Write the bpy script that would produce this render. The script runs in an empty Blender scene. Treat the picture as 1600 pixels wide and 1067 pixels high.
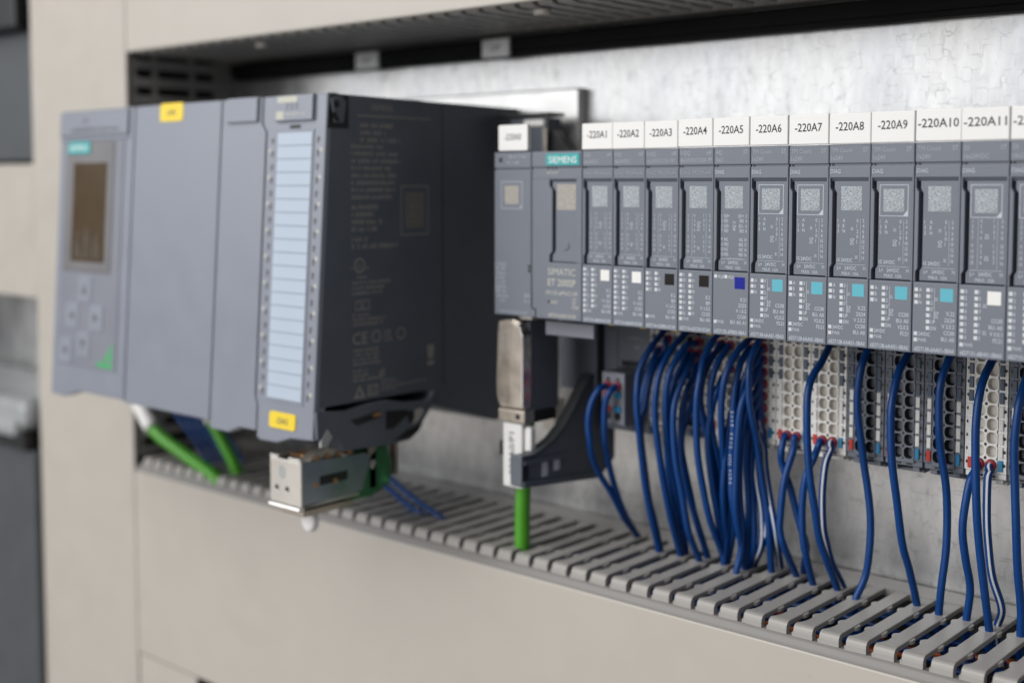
import bpy, bmesh, math, random
from mathutils import Vector, Matrix
random.seed(7)
MM = 0.001
scn = bpy.context.scene
col = scn.collection

# ------------------------------------------------------------------ camera
cam_d = bpy.data.cameras.new('camera')
cam = bpy.data.objects.new('camera', cam_d)
col.objects.link(cam)
cam.location = (0.351611, -0.387302, 0.054289)
cam.rotation_euler = (1.503703, 0.000517, 0.717587)
cam_d.sensor_width = 36.0
cam_d.lens = 43.875
cam_d.shift_y = -0.0713
cam_d.clip_start = 0.01
cam_d.clip_end = 50.0
cam_d.dof.use_dof = True
cam_d.dof.focus_distance = 0.428
cam_d.dof.aperture_fstop = 5.9
scn.camera = cam

# ------------------------------------------------------------------ light
world = bpy.data.worlds.new('World')
scn.world = world
world.use_nodes = True
wbg = world.node_tree.nodes['Background']
wbg.inputs[0].default_value = (0.93, 0.95, 1.0, 1)
wbg.inputs[1].default_value = 0.17


def area_light(name, loc, target, sx, sy, power, color):
    d = bpy.data.lights.new(name, 'AREA')
    d.shape = 'RECTANGLE'
    d.size, d.size_y = sx, sy
    d.energy = power
    d.color = color
    o = bpy.data.objects.new(name, d)
    col.objects.link(o)
    o.location = loc
    o.rotation_euler = (Vector(target) - Vector(loc)).to_track_quat('-Z', 'Y').to_euler()
    return o


area_light('ceiling_light', (-0.3, -1.2, 1.30), (-0.05, 0, 0), 2.0, 1.0, 22, (1.0, 0.98, 0.95))
area_light('window_light', (-1.2, -2.2, 0.80), (0, 0, 0.1), 2.8, 1.3, 49, (0.97, 0.985, 1.0))
area_light('floor_bounce', (-0.55, -1.6, -0.62), (0, 0, -0.05), 2.6, 0.8, 7.5, (1.0, 0.94, 0.88))
scn.view_settings.view_transform = 'Standard'
scn.view_settings.look = 'None'
scn.view_settings.exposure = -0.1
scn.view_settings.gamma = 1.0

# ------------------------------------------------------------------ materials


def mat(name, color, rough=0.5, metal=0.0, grain=0.0, gscale=1500.0, var=0.06, spec=0.5, vscale=60.0, trans=0.0, coat=0.0):
    m = bpy.data.materials.new(name)
    m.use_nodes = True
    nt = m.node_tree
    b = nt.nodes['Principled BSDF']
    b.inputs['Roughness'].default_value = rough
    b.inputs['Metallic'].default_value = metal
    b.inputs['Specular IOR Level'].default_value = spec
    b.inputs['Transmission Weight'].default_value = trans
    b.inputs['Coat Weight'].default_value = coat
    tc = nt.nodes.new('ShaderNodeTexCoord')
    n = nt.nodes.new('ShaderNodeTexNoise')
    n.inputs['Scale'].default_value = vscale
    n.inputs['Detail'].default_value = 5
    nt.links.new(tc.outputs['Object'], n.inputs['Vector'])
    r = nt.nodes.new('ShaderNodeMapRange')
    r.inputs['From Min'].default_value = 0.3
    r.inputs['From Max'].default_value = 0.7
    r.inputs['To Min'].default_value = 1 - var
    r.inputs['To Max'].default_value = 1 + var
    nt.links.new(n.outputs['Fac'], r.inputs['Value'])
    mx = nt.nodes.new('ShaderNodeVectorMath')
    mx.operation = 'SCALE'
    mx.inputs[0].default_value = color
    nt.links.new(r.outputs[0], mx.inputs['Scale'])
    nt.links.new(mx.outputs[0], b.inputs['Base Color'])
    r2 = nt.nodes.new('ShaderNodeMapRange')
    r2.inputs['From Min'].default_value = 0.3
    r2.inputs['From Max'].default_value = 0.7
    r2.inputs['To Min'].default_value = rough - 0.05
    r2.inputs['To Max'].default_value = min(1, rough + 0.05)
    nt.links.new(n.outputs['Fac'], r2.inputs['Value'])
    nt.links.new(r2.outputs[0], b.inputs['Roughness'])
    if grain > 0:
        g = nt.nodes.new('ShaderNodeTexNoise')
        g.inputs['Scale'].default_value = gscale
        g.inputs['Detail'].default_value = 2
        nt.links.new(tc.outputs['Object'], g.inputs['Vector'])
        bp = nt.nodes.new('ShaderNodeBump')
        bp.inputs['Strength'].default_value = grain
        bp.inputs['Distance'].default_value = 0.0001
        nt.links.new(g.outputs['Fac'], bp.inputs['Height'])
        nt.links.new(bp.outputs[0], b.inputs['Normal'])
    return m


def galvanised():
    m = mat('galvanised_steel', (0.62, 0.62, 0.63), 0.36, 0.8)
    nt = m.node_tree
    b = nt.nodes['Principled BSDF']
    N = nt.nodes.new
    L = nt.links.new
    tc = N('ShaderNodeTexCoord')
    # fine crackle of the zinc coat: broken box-like scratches
    w = N('ShaderNodeTexNoise'); w.inputs['Scale'].default_value = 90; w.inputs['Detail'].default_value = 3
    L(tc.outputs['Object'], w.inputs['Vector'])
    ad = N('ShaderNodeMixRGB'); ad.blend_type = 'ADD'; ad.inputs[0].default_value = 0.0016
    L(tc.outputs['Object'], ad.inputs[1]); L(w.outputs['Color'], ad.inputs[2])
    v = N('ShaderNodeTexVoronoi'); v.distance = 'CHEBYCHEV'; v.feature = 'F1'; v.inputs['Scale'].default_value = 185
    v2 = N('ShaderNodeTexVoronoi'); v2.distance = 'CHEBYCHEV'; v2.feature = 'F2'; v2.inputs['Scale'].default_value = 185
    L(ad.outputs[0], v.inputs['Vector']); L(ad.outputs[0], v2.inputs['Vector'])
    s = N('ShaderNodeMath'); s.operation = 'SUBTRACT'
    L(v2.outputs['Distance'], s.inputs[0]); L(v.outputs['Distance'], s.inputs[1])
    e = N('ShaderNodeMapRange'); e.inputs['From Min'].default_value = 0.0; e.inputs['From Max'].default_value = 0.09
    e.inputs['To Min'].default_value = 1; e.inputs['To Max'].default_value = 0
    L(s.outputs[0], e.inputs['Value'])
    mk = N('ShaderNodeTexNoise'); mk.inputs['Scale'].default_value = 150; mk.inputs['Detail'].default_value = 6; mk.inputs['Roughness'].default_value = 0.7
    L(tc.outputs['Object'], mk.inputs['Vector'])
    mr = N('ShaderNodeMapRange'); mr.inputs['From Min'].default_value = 0.44; mr.inputs['From Max'].default_value = 0.62
    L(mk.outputs['Fac'], mr.inputs['Value'])
    lines = N('ShaderNodeMath'); lines.operation = 'MULTIPLY'
    L(e.outputs[0], lines.inputs[0]); L(mr.outputs[0], lines.inputs[1])
    cl = N('ShaderNodeTexNoise'); cl.inputs['Scale'].default_value = 22; cl.inputs['Detail'].default_value = 6
    mp = N('ShaderNodeMapping'); mp.inputs['Scale'].default_value = (1.8, 1, 0.5)
    L(tc.outputs['Object'], mp.inputs['Vector']); L(mp.outputs[0], cl.inputs['Vector'])
    r = N('ShaderNodeValToRGB')
    r.color_ramp.elements[0].position = 0.3; r.color_ramp.elements[0].color = (0.34, 0.34, 0.35, 1)
    r.color_ramp.elements[1].position = 0.7; r.color_ramp.elements[1].color = (0.76, 0.75, 0.735, 1)
    L(cl.outputs['Fac'], r.inputs[0])
    mx = N('ShaderNodeMixRGB'); mx.inputs[2].default_value = (0.2, 0.2, 0.21, 1)
    k = N('ShaderNodeMath'); k.operation = 'MULTIPLY'; k.inputs[1].default_value = 0.55
    L(lines.outputs[0], k.inputs[0]); L(k.outputs[0], mx.inputs[0]); L(r.outputs[0], mx.inputs[1])
    st = N('ShaderNodeTexNoise'); st.inputs['Scale'].default_value = 260; st.inputs['Detail'].default_value = 4
    sm = N('ShaderNodeMapping'); sm.inputs['Scale'].default_value = (1, 1, 0.4)
    L(tc.outputs['Object'], sm.inputs['Vector']); L(sm.outputs[0], st.inputs['Vector'])
    sr = N('ShaderNodeMapRange'); sr.inputs['From Min'].default_value = 0.3; sr.inputs['From Max'].default_value = 0.7
    sr.inputs['To Min'].default_value = 0.90; sr.inputs['To Max'].default_value = 1.06
    L(st.outputs['Fac'], sr.inputs['Value'])
    sv = N('ShaderNodeVectorMath'); sv.operation = 'SCALE'
    L(mx.outputs[0], sv.inputs[0]); L(sr.outputs[0], sv.inputs['Scale'])
    L(sv.outputs[0], b.inputs['Base Color'])
    rr = N('ShaderNodeMapRange'); rr.inputs['From Min'].default_value = 0.3; rr.inputs['From Max'].default_value = 0.7
    rr.inputs['To Min'].default_value = 0.28; rr.inputs['To Max'].default_value = 0.46
    L(cl.outputs['Fac'], rr.inputs['Value']); L(rr.outputs[0], b.inputs['Roughness'])
    bp = N('ShaderNodeBump'); bp.inputs['Strength'].default_value = 0.25; bp.inputs['Distance'].default_value = 0.0004
    L(cl.outputs['Fac'], bp.inputs['Height']); L(bp.outputs[0], b.inputs['Normal'])
    return m


M = {}
M['steel'] = galvanised()
M['beige'] = mat('beige_plastic', (0.48, 0.443, 0.395), 0.38, grain=0.05, gscale=900, var=0.02)


def scuffs(m, amount=0.10):
    """a few faint handling marks and specks of dust in the colour"""
    nt = m.node_tree
    b = nt.nodes['Principled BSDF']
    src = b.inputs['Base Color'].links[0].from_socket
    tc = nt.nodes.new('ShaderNodeTexCoord')
    v = nt.nodes.new('ShaderNodeTexVoronoi'); v.inputs['Scale'].default_value = 55
    nt.links.new(tc.outputs['Object'], v.inputs['Vector'])
    r = nt.nodes.new('ShaderNodeMapRange'); r.inputs['From Min'].default_value = 0.02; r.inputs['From Max'].default_value = 0.07
    r.inputs['To Min'].default_value = 1; r.inputs['To Max'].default_value = 0
    nt.links.new(v.outputs['Distance'], r.inputs['Value'])
    n = nt.nodes.new('ShaderNodeTexNoise'); n.inputs['Scale'].default_value = 9; n.inputs['Detail'].default_value = 8
    mp = nt.nodes.new('ShaderNodeMapping'); mp.inputs['Scale'].default_value = (1, 1, 2.2); mp.inputs['Rotation'].default_value = (0, 0.5, 0)
    nt.links.new(tc.outputs['Object'], mp.inputs['Vector']); nt.links.new(mp.outputs[0], n.inputs['Vector'])
    r2 = nt.nodes.new('ShaderNodeMapRange'); r2.inputs['From Min'].default_value = 0.58; r2.inputs['From Max'].default_value = 0.72
    nt.links.new(n.outputs['Fac'], r2.inputs['Value'])
    a = nt.nodes.new('ShaderNodeMath'); a.operation = 'MAXIMUM'
    nt.links.new(r.outputs[0], a.inputs[0]); nt.links.new(r2.outputs[0], a.inputs[1])
    k = nt.nodes.new('ShaderNodeMath'); k.operation = 'MULTIPLY'; k.inputs[1].default_value = amount
    nt.links.new(a.outputs[0], k.inputs[0])
    mx = nt.nodes.new('ShaderNodeMixRGB'); mx.inputs[2].default_value = (0.2, 0.18, 0.16, 1)
    nt.links.new(k.outputs[0], mx.inputs[0]); nt.links.new(src, mx.inputs[1]); nt.links.new(mx.outputs[0], b.inputs['Base Color'])


scuffs(M['beige'])
M['duct'] = mat('grey_duct_plastic', (0.36, 0.345, 0.325), 0.38, grain=0.04, var=0.03)
M['rail_shaded'] = mat('shaded_rail_plastic', (0.22, 0.21, 0.20), 0.45, var=0.03)  # duct plastic darkened, the rim's shade is put into the colour
M['inside'] = mat('shaded_duct_inside', (0.10, 0.10, 0.10), 0.6)  # duct plastic with the shade of the interior put into the colour
M['face'] = mat('module_grey', (0.158, 0.174, 0.210), 0.45, grain=0.12, var=0.03)
M['face2'] = mat('module_grey_door', (0.150, 0.166, 0.202), 0.42, grain=0.12, var=0.03)
M['silver'] = mat('controller_grey', (0.235, 0.252, 0.30), 0.34, grain=0.08, var=0.02)
M['silver2'] = mat('controller_grey_keypad', (0.205, 0.215, 0.255), 0.4, grain=0.08, var=0.02)
M['button'] = mat('button_grey', (0.235, 0.255, 0.305), 0.45)
M['anthracite'] = mat('anthracite_plastic', (0.105, 0.120, 0.145), 0.4, grain=0.15, var=0.05)
M['dark'] = mat('black_plastic', (0.012, 0.012, 0.013), 0.4)
M['ink_brown'] = mat('side_print', (0.34, 0.315, 0.29), 0.6)
M['side_patch'] = mat('side_patch', (0.19, 0.18, 0.165), 0.6, var=0.4, vscale=1500)
M['clamp_side'] = mat('clamp_side_reflection', (0.30, 0.34, 0.39), 0.3, 0.9, var=0.15)  # same clamp steel, its dark slate reflection put into the colour
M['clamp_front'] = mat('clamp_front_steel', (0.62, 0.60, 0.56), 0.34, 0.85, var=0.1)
M['matt_black'] = mat('matt_black_strip', (0.006, 0.006, 0.006), 0.6, spec=0.12)
M['ink'] = mat('light_print', (0.50, 0.54, 0.60), 0.6)
M['ink_faint'] = mat('faint_print', (0.31, 0.335, 0.38), 0.55)
M['ink_cream'] = mat('cream_print', (0.50, 0.50, 0.43), 0.6)
M['led'] = mat('led_window', (0.62, 0.64, 0.66), 0.35)
M['patch'] = mat('pale_print_patch', (0.34, 0.37, 0.40), 0.6, var=0.55, vscale=2200)
M['patch_cream'] = mat('cream_print_patch', (0.36, 0.335, 0.30), 0.6, var=0.5, vscale=2000)
M['white'] = mat('white_plastic', (0.82, 0.81, 0.79), 0.45, var=0.015)
M['black'] = mat('black_print', (0.018, 0.018, 0.02), 0.6)
M['greyink'] = mat('grey_print', (0.10, 0.10, 0.105), 0.6)
M['teal'] = mat('teal_plate', (0.02, 0.36, 0.37), 0.4, var=0.02)
M['cyan'] = mat('cyan_code', (0.10, 0.43, 0.53), 0.4, var=0.02)
M['codeblue'] = mat('blue_code', (0.012, 0.018, 0.27), 0.6, spec=0.2, var=0.02)
M['codedark'] = mat('dark_code', (0.014, 0.012, 0.011), 0.65, spec=0.2)
M['yellow'] = mat('yellow_label', (0.85, 0.62, 0.03), 0.4, var=0.02)
M['screen'] = mat('display_glass', (0.066, 0.041, 0.017), 0.22, spec=0.3, var=0.03)
M['bezel'] = mat('display_bezel', (0.17, 0.165, 0.17), 0.35)
M['bluepaper'] = mat('label_strip', (0.45, 0.52, 0.62), 0.55, var=0.02)
M['green_led'] = mat('green_print', (0.07, 0.36, 0.14), 0.4)
M['wire'] = mat('blue_wire', (0.0003, 0.045, 0.20), 0.36, spec=0.4, var=0.06, vscale=300)
M['stripe'] = mat('white_stripe', (0.68, 0.69, 0.72), 0.4)
M['red'] = mat('red_ferrule', (0.34, 0.008, 0.018), 0.4)
M['green'] = mat('green_cable', (0.085, 0.38, 0.02), 0.42)
M['white_base'] = mat('white_terminal', (0.87, 0.85, 0.82), 0.45, grain=0.1, var=0.03)
M['dark_base'] = mat('dark_terminal', (0.15, 0.165, 0.20), 0.42, grain=0.1)
M['cup_white_shaded'] = mat('shaded_cup_light', (0.60, 0.565, 0.51), 0.5)  # white terminal plastic with the shadow in the holes put into the colour
M['cup_dark_shaded'] = mat('shaded_cup_dark', (0.02, 0.021, 0.024), 0.45)  # dark terminal plastic, hole shadow likewise put into the colour
M['key_white'] = mat('white_key', (0.80, 0.79, 0.76), 0.4)
M['key_grey'] = mat('slate_key', (0.075, 0.105, 0.15), 0.4)
M['key_red'] = mat('red_key', (0.52, 0.03, 0.02), 0.4)
M['key_blue'] = mat('blue_key', (0.015, 0.21, 0.42), 0.4)
M['orange'] = mat('orange_wire', (0.55, 0.10, 0.012), 0.4)
M['metal'] = mat('nickel_metal', (0.50, 0.445, 0.385), 0.34, 0.85, var=0.2, vscale=120, grain=0.2, gscale=600)
M['bright'] = mat('bright_steel', (0.68, 0.67, 0.65), 0.2, 0.95, var=0.03)
M['alu'] = mat('aluminium_rail', (0.86, 0.85, 0.83), 0.42, 0.55, var=0.02)
M['green_clear'] = mat('green_clear_plastic', (0.05, 0.24, 0.09), 0.12, trans=0.35, var=0.1)
M['clear'] = mat('clear_plastic', (0.50, 0.52, 0.53), 0.2, trans=0.3, var=0.15, vscale=40)
M['machine'] = mat('dark_machine_paint', (0.065, 0.072, 0.08), 0.5)
M['orange_copper'] = mat('copper_contact', (0.55, 0.30, 0.14), 0.3, 0.8)

# ------------------------------------------------------------------ geometry helpers


def inset(poly, d):
    n = len(poly)
    if d == 0:
        return list(poly)
    area = sum(poly[i][0] * poly[(i + 1) % n][1] - poly[(i + 1) % n][0] * poly[i][1] for i in range(n))
    s = 1 if area > 0 else -1
    out = []
    for i in range(n):
        p0, p1, p2 = Vector(poly[i - 1]), Vector(poly[i]), Vector(poly[(i + 1) % n])
        e1 = (p1 - p0).normalized(); e2 = (p2 - p1).normalized()
        n1 = Vector((-e1.y, e1.x)) * s; n2 = Vector((-e2.y, e2.x)) * s
        b = n1 + n2
        if b.length < 1e-6:
            b = n1
        b.normalize()
        c = max(0.35, b.dot(n1))
        q = p1 + b * (d / c)
        out.append((q.x, q.y))
    return out


PY = lambda a, b, d: (a, d, b)          # polygon in X-Z, extruded along Y
PX = lambda a, b, d: (d, a, b)          # polygon in Y-Z, extruded along X
PZ = lambda a, b, d: (a, b, d)          # polygon in X-Y, extruded along Z


def front_y(z):                         # the leaning front of the big controller
    return -50.0 - (91.0 - z) * 10.0 / 144.0


PF = lambda a, b, d: (a, front_y(b) + d, b)


def rrect(x0, x1, z0, z1, r, n=4):
    pts = []
    for cx, cz, a0 in ((x1 - r, z1 - r, 0), (x0 + r, z1 - r, 90), (x0 + r, z0 + r, 180), (x1 - r, z0 + r, 270)):
        for i in range(n + 1):
            a = math.radians(a0 + 90 * i / n)
            pts.append((cx + r * math.cos(a), cz + r * math.sin(a)))
    return pts


def rect(x0, x1, z0, z1):
    return [(x0, z0), (x1, z0), (x1, z1), (x0, z1)]


def circ(x, z, r, n=16, rz=None):
    rz = rz or r
    return [(x + r * math.cos(2 * math.pi * i / n), z + rz * math.sin(2 * math.pi * i / n)) for i in range(n)]


_glyph = {}
_caph = None


def glyphs(s):
    global _caph
    if s in _glyph:
        return _glyph[s]
    cu = bpy.data.curves.new('t', 'FONT')
    cu.body = s
    cu.resolution_u = 2
    cu.offset = 0.0 if any(c in s for c in 'MWmw') else 0.01
    o = bpy.data.objects.new('t', cu)
    col.objects.link(o)
    dg = bpy.context.evaluated_depsgraph_get()
    me = bpy.data.meshes.new_from_object(o.evaluated_get(dg))
    vs = [(v.co.x, v.co.y) for v in me.vertices]
    fs = [tuple(p.vertices) for p in me.polygons]
    bpy.data.meshes.remove(me)
    bpy.data.objects.remove(o)
    bpy.data.curves.remove(cu)
    if _caph is None:
        _caph = max(v[1] for v in vs) if s == 'H' else None
    x0 = min(v[0] for v in vs) if vs else 0
    vs = [(x - x0, y) for x, y in vs]
    _glyph[s] = (vs, fs, max(v[0] for v in vs) if vs else 0)
    return _glyph[s]


glyphs('H')


class MB:
    """collects pieces (mm) and links them as ONE mesh object"""

    def __init__(self):
        self.v = []; self.f = []; self.m = []; self.s = []

    def face(self, idx, mi, smooth=False):
        self.f.append(idx); self.m.append(mi); self.s.append(smooth)

    def prism(self, poly, d0, d1, mp=PY, ch=0.0, mi=0, seg=2, smooth=False):
        """d0 = back, d1 = front (the front rim is rounded by ch)"""
        rings = [(0, d0)]
        sgn = 1 if d1 > d0 else -1
        if ch > 0:
            for k in range(seg + 1):
                a = math.pi / 2 * k / seg
                rings.append((ch * (1 - math.cos(a)), d1 - sgn * ch * (1 - math.sin(a))))
        else:
            rings.append((0, d1))
        n = len(poly)
        base = []
        for ins, d in rings:
            base.append(len(self.v))
            for a, b in inset(poly, ins):
                self.v.append(mp(a, b, d))
        for k in range(len(rings) - 1):
            for i in range(n):
                j = (i + 1) % n
                self.face((base[k] + i, base[k] + j, base[k + 1] + j, base[k + 1] + i), mi, smooth)
        self.face(tuple(base[0] + i for i in range(n)), mi)
        self.face(tuple(base[-1] + i for i in range(n)), mi)
        return self

    def box(self, x0, x1, y0, y1, z0, z1, ch=0.0, mi=0):
        """front rim (y0) rounded"""
        return self.prism(rect(x0, x1, z0, z1), y1, y0, PY, ch, mi)

    def flat(self, poly, d, mp=PY, mi=0):
        b = len(self.v)
        for p in poly:
            self.v.append(mp(p[0], p[1], d))
        self.face(tuple(range(b, b + len(poly))), mi)
        return self

    def frame(self, x0, x1, z0, z1, t, d, mp=PY, mi=0):
        for r in (rect(x0, x1, z1 - t, z1), rect(x0, x1, z0, z0 + t), rect(x0, x0 + t, z0 + t, z1 - t), rect(x1 - t, x1, z0 + t, z1 - t)):
            self.flat(r, d, mp, mi)
        return self

    def text(self, s, x, z, h, d, mp=PY, mi=0, align='l', w=None, sx=0.82, rot=0, thick=0.0):
        vs, fs, wid = glyphs(s)
        k = h / _caph
        kx = (w / wid) if (w and wid) else k * sx
        off = {'l': 0, 'c': -wid * kx / 2, 'r': -wid * kx}[align]
        b = len(self.v)
        ca, sa = math.cos(math.radians(rot)), math.sin(math.radians(rot))
        for px, py in vs:
            a, c = px * kx + off, py * k
            self.v.append(mp(x + a * ca - c * sa, z + a * sa + c * ca, d))
        for f in fs:
            self.face(tuple(b + i for i in f), mi)
        return self

    def micro(self, x0, x1, z, h, d, mp=PY, mi=0):
        """a line of print too small to read: rows of short strokes"""
        x = x0
        while x < x1 - 0.5:
            w = random.uniform(0.45, 0.8) * h
            self.flat(rect(x, min(x + w * 0.55, x1), z, z + h * random.choice((1, 1, .75))), d, mp, mi)
            x += w * (1.9 if random.random() < 0.18 else 1.0)
        return self

    def tube(self, pts, r, n=12, mi=0, r1=None, stripe=None, smi=0, cap=True, ang=0.0):
        P = [Vector(p) for p in pts]
        m = len(P)
        up = Vector((0, -1, 0.02))
        b = len(self.v)
        for i, p in enumerate(P):
            t = (P[min(i + 1, m - 1)] - P[max(i - 1, 0)]).normalized()
            a = t.cross(up)
            if a.length < 1e-4:
                a = t.cross(Vector((1, 0, 0)))
            a.normalize(); c = t.cross(a).normalized()
            rr = r if r1 is None else r + (r1 - r) * i / (m - 1)
            for k in range(n):
                q = 2 * math.pi * k / n + ang
                self.v.append(tuple(p + a * (rr * math.cos(q)) + c * (rr * math.sin(q))))
        for i in range(m - 1):
            for k in range(n):
                k2 = (k + 1) % n
                self.face((b + i * n + k, b + i * n + k2, b + (i + 1) * n + k2, b + (i + 1) * n + k), smi if (stripe and k in stripe) else mi, True)
        if cap:
            self.face(tuple(b + k for k in range(n)), mi)
            self.face(tuple(b + (m - 1) * n + k for k in range(n)), mi)
        return self

    def build(self, name, mats, parent=None, loc=(0, 0, 0)):
        """mesh coordinates are in mm of the scene; loc (mm) is the object's own origin"""
        me = bpy.data.meshes.new(name)
        ox, oy, oz = loc
        me.from_pydata([((x - ox) * MM, (y - oy) * MM, (z - oz) * MM) for x, y, z in self.v], [], self.f)
        for k in (mats if isinstance(mats, (list, tuple)) else [mats]):
            me.materials.append(M[k])
        me.polygons.foreach_set('material_index', self.m)
        me.polygons.foreach_set('use_smooth', self.s)
        bm = bmesh.new(); bm.from_mesh(me)
        bmesh.ops.recalc_face_normals(bm, faces=bm.faces)
        bm.to_mesh(me); bm.free()
        me.update()
        o = bpy.data.objects.new(name, me)
        col.objects.link(o)
        if parent is not None:
            o.parent = parent
        else:
            o.location = (ox * MM, oy * MM, oz * MM)
        return o


def spline(pts, sub=6):
    P = [Vector(p) for p in pts]
    P = [P[0] * 2 - P[1]] + P + [P[-1] * 2 - P[-2]]
    out = []
    for i in range(1, len(P) - 2):
        for k in range(sub):
            t = k / sub
            a, b, c, d = P[i - 1], P[i], P[i + 1], P[i + 2]
            out.append(0.5 * ((2 * b) + (c - a) * t + (2 * a - 5 * b + 4 * c - d) * t * t + (3 * b - a - 3 * c + d) * t ** 3))
    out.append(P[-2])
    return out


def tag(o, label, cat, group=None, kind=None):
    o['label'] = label
    o['category'] = cat
    if group:
        o['group'] = group
    if kind:
        o['kind'] = kind
    return o


def thing(name, label, cat, loc=(0, 0, 0), group=None):
    o = bpy.data.objects.new(name, None)
    o.empty_display_size = 0.01
    col.objects.link(o)
    o.location = (loc[0] * MM, loc[1] * MM, loc[2] * MM)
    return tag(o, label, cat, group)


def place(name, me, parent, loc):
    """one more object on a shared mesh, loc in mm in the parent's space"""
    o = bpy.data.objects.new(name, me)
    col.objects.link(o)
    o.parent = parent
    o.location = (loc[0] * MM, loc[1] * MM, loc[2] * MM)
    return o


def stuff(o):
    """fine print and other marks too small to be told apart singly"""
    o['kind'] = 'stuff'
    return o

# ================================================================== SETTING
PLATE_Y = 75.0
X0, X1 = -272.0, 262.0

o = MB().box(-760, 420, PLATE_Y, PLATE_Y + 3, -420, 330).build('mounting_plate', 'steel', loc=(0, PLATE_Y, 0))
tag(o, 'galvanised steel mounting plate behind all the modules and ducts', 'mounting plate', kind='structure')


def finger_mesh(name, half=2.75, webs=False):
    """one finger of a slotted duct wall: x across, y along (front y=3), top face at z=0"""
    b = MB()
    # outline seen from above with the little bumps where break-off webs were
    L = [(-half, 61.5), (-half, 46), (-half - 0.4, 45.6), (-half - 1.1, 44.8), (-half - 1.45, 43.9), (-half - 1.1, 42.4), (-half - 0.4, 41.6), (-half, 41.2),
         (-half, 19.5), (-half - 0.4, 19.1), (-half - 1.1, 18.3), (-half - 1.45, 17.3), (-half - 1.1, 15.9), (-half - 0.4, 15.1), (-half, 14.7),
         (-half, 11), (-half - 0.3, 9.0), (-half - 0.9, 7.2), (-half - 1.7, 5.6)]
    R = [(half + 0.1, 5.6), (half + 0.1, 14.7), (half + 0.1, 19.5),
         (half + 0.1, 41.2), (half + 0.1, 46), (half + 0.1, 61.5)]
    b.prism(L + R, -1.75, 0.0, PZ, ch=0.3)
    # the front leg that turns down to the rail
    leg = [(3.0, -4.4), (3.0, -2.5), (3.2, -1.5), (3.75, -0.7), (4.5, -0.2), (5.65, -0.01), (5.65, -4.4)]
    b.prism(leg, -half - 1.7, half + 0.1, PX)
    b.prism([(3.0, -4.4), (3.0, -2.9), (5.6, -2.9), (5.6, -4.4)], -half - 2.3, -half - 1.65, PX)
    # stubs of the webs on the other side, below the top
    for y in (17.1, 43.5):
        b.prism(circ(half + 0.05, y, 1.0, 14, 2.2), -1.72, -0.35, PZ, ch=0.3)
    return b


def comb_mesh():
    o = finger_mesh('finger').build('finger', 'duct')
    me = o.data
    bpy.data.objects.remove(o)
    return me


FINGER = comb_mesh()

# ------------------------------------------------------------------ lower duct
ZT = -100.4
duct = thing('wiring_duct', 'slotted grey wiring duct with beige lid, running below the modules', 'wiring duct', (0, 40, -213))
LOC = (0, 40, -213)
for k in range(53):
    x = -267.8 + 10 * k + 4.95
    f = place('finger', FINGER, duct, (x - LOC[0], -LOC[1], ZT - LOC[2]))
    f.rotation_euler = (random.uniform(-0.006, 0.002), random.uniform(-0.02, 0.02), random.uniform(-0.005, 0.005))
b = MB()
b.box(X0, X1, 61.4, 73.4, ZT - 2.8, ZT - 0.02, 0.0)        # back strip that joins the fingers
b.build('wall_strip', 'duct', duct, LOC)
b = MB()
b.prism([(1.5, -110), (1.1, -108.4), (1.4, -107.2), (2.4, -105.6), (3.2, -104.9), (6, -104.7), (6, -110)], X0, X1, PX)
b.build('rail', 'rail_shaded', duct, LOC)
b = MB()
b.prism([(0, -213), (0, -108.7), (0.2, -108.25), (0.6, -108.1), (0.95, -108.4), (0.95, -213)], X0 + 0.6, X1, PX)
b.build('lid', 'beige', duct, LOC)
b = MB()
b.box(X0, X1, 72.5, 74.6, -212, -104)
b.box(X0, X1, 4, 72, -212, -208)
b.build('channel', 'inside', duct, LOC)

# wires lying inside the lower duct, glimpsed through its slots
for i in range(40):
    y = random.uniform(10, 62); z = random.uniform(-124, -110)
    x = random.uniform(-60, 90) if i < 34 else random.uniform(-262, -120)
    Ln = random.uniform(110, 160)
    pts = [(x + Ln * t / 6, y + 5 * math.sin(t * 1.3 + i), z + 2.5 * math.sin(t * 1.9 + 2 * i)) for t in range(7)]
    orange = i % 8 == 2
    w = MB().tube(spline(pts, 4), 1.3, 8).build('duct_wire', 'orange' if orange else 'wire', loc=pts[0])
    if orange:
        tag(w, 'orange wire lying inside the lower duct, glimpsed between its fingers', 'wire', 'orange wires inside the lower duct')
    else:
        tag(w, 'blue wire lying inside the lower duct, glimpsed between its fingers', 'wire', 'blue wires inside the lower duct')

# ------------------------------------------------------------------ upper duct
ZU = 126.5
duct = thing('wiring_duct', 'slotted grey wiring duct with beige lid, running above the modules', 'wiring duct', (0, 40, 235))
LOC = (0, 40, 235)
for k in range(53):
    x = -267.8 + 10 * k + 4.95
    f = place('finger', FINGER, duct, (x - LOC[0], -LOC[1], ZU - LOC[2]))
    f.rotation_euler = (0, math.pi, 0)
b = MB()
b.box(X0, X1, 61.5, PLATE_Y - 0.3, ZU + 0.02, ZU + 2.8)
b.build('wall_strip', 'duct', duct, LOC)
b = MB()
b.prism([(2.0, ZU + 7.5), (2.0, ZU + 4.9), (2.6, ZU + 4.5), (5.8, ZU + 4.5), (5.8, ZU + 7.5)], X0, X1, PX)
b.build('rail', 'rail_shaded', duct, LOC)
b = MB()
b.prism([(0, 235), (0, ZU + 2.0), (0.35, ZU + 1.4), (1.0, ZU + 1.1), (1.8, ZU + 1.3), (1.8, 235)], X0 + 0.6, X1, PX)
b.build('lid', 'beige', duct, LOC)
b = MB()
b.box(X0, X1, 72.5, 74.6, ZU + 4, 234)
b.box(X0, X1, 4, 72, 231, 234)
b.build('channel', 'inside', duct, LOC)
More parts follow.
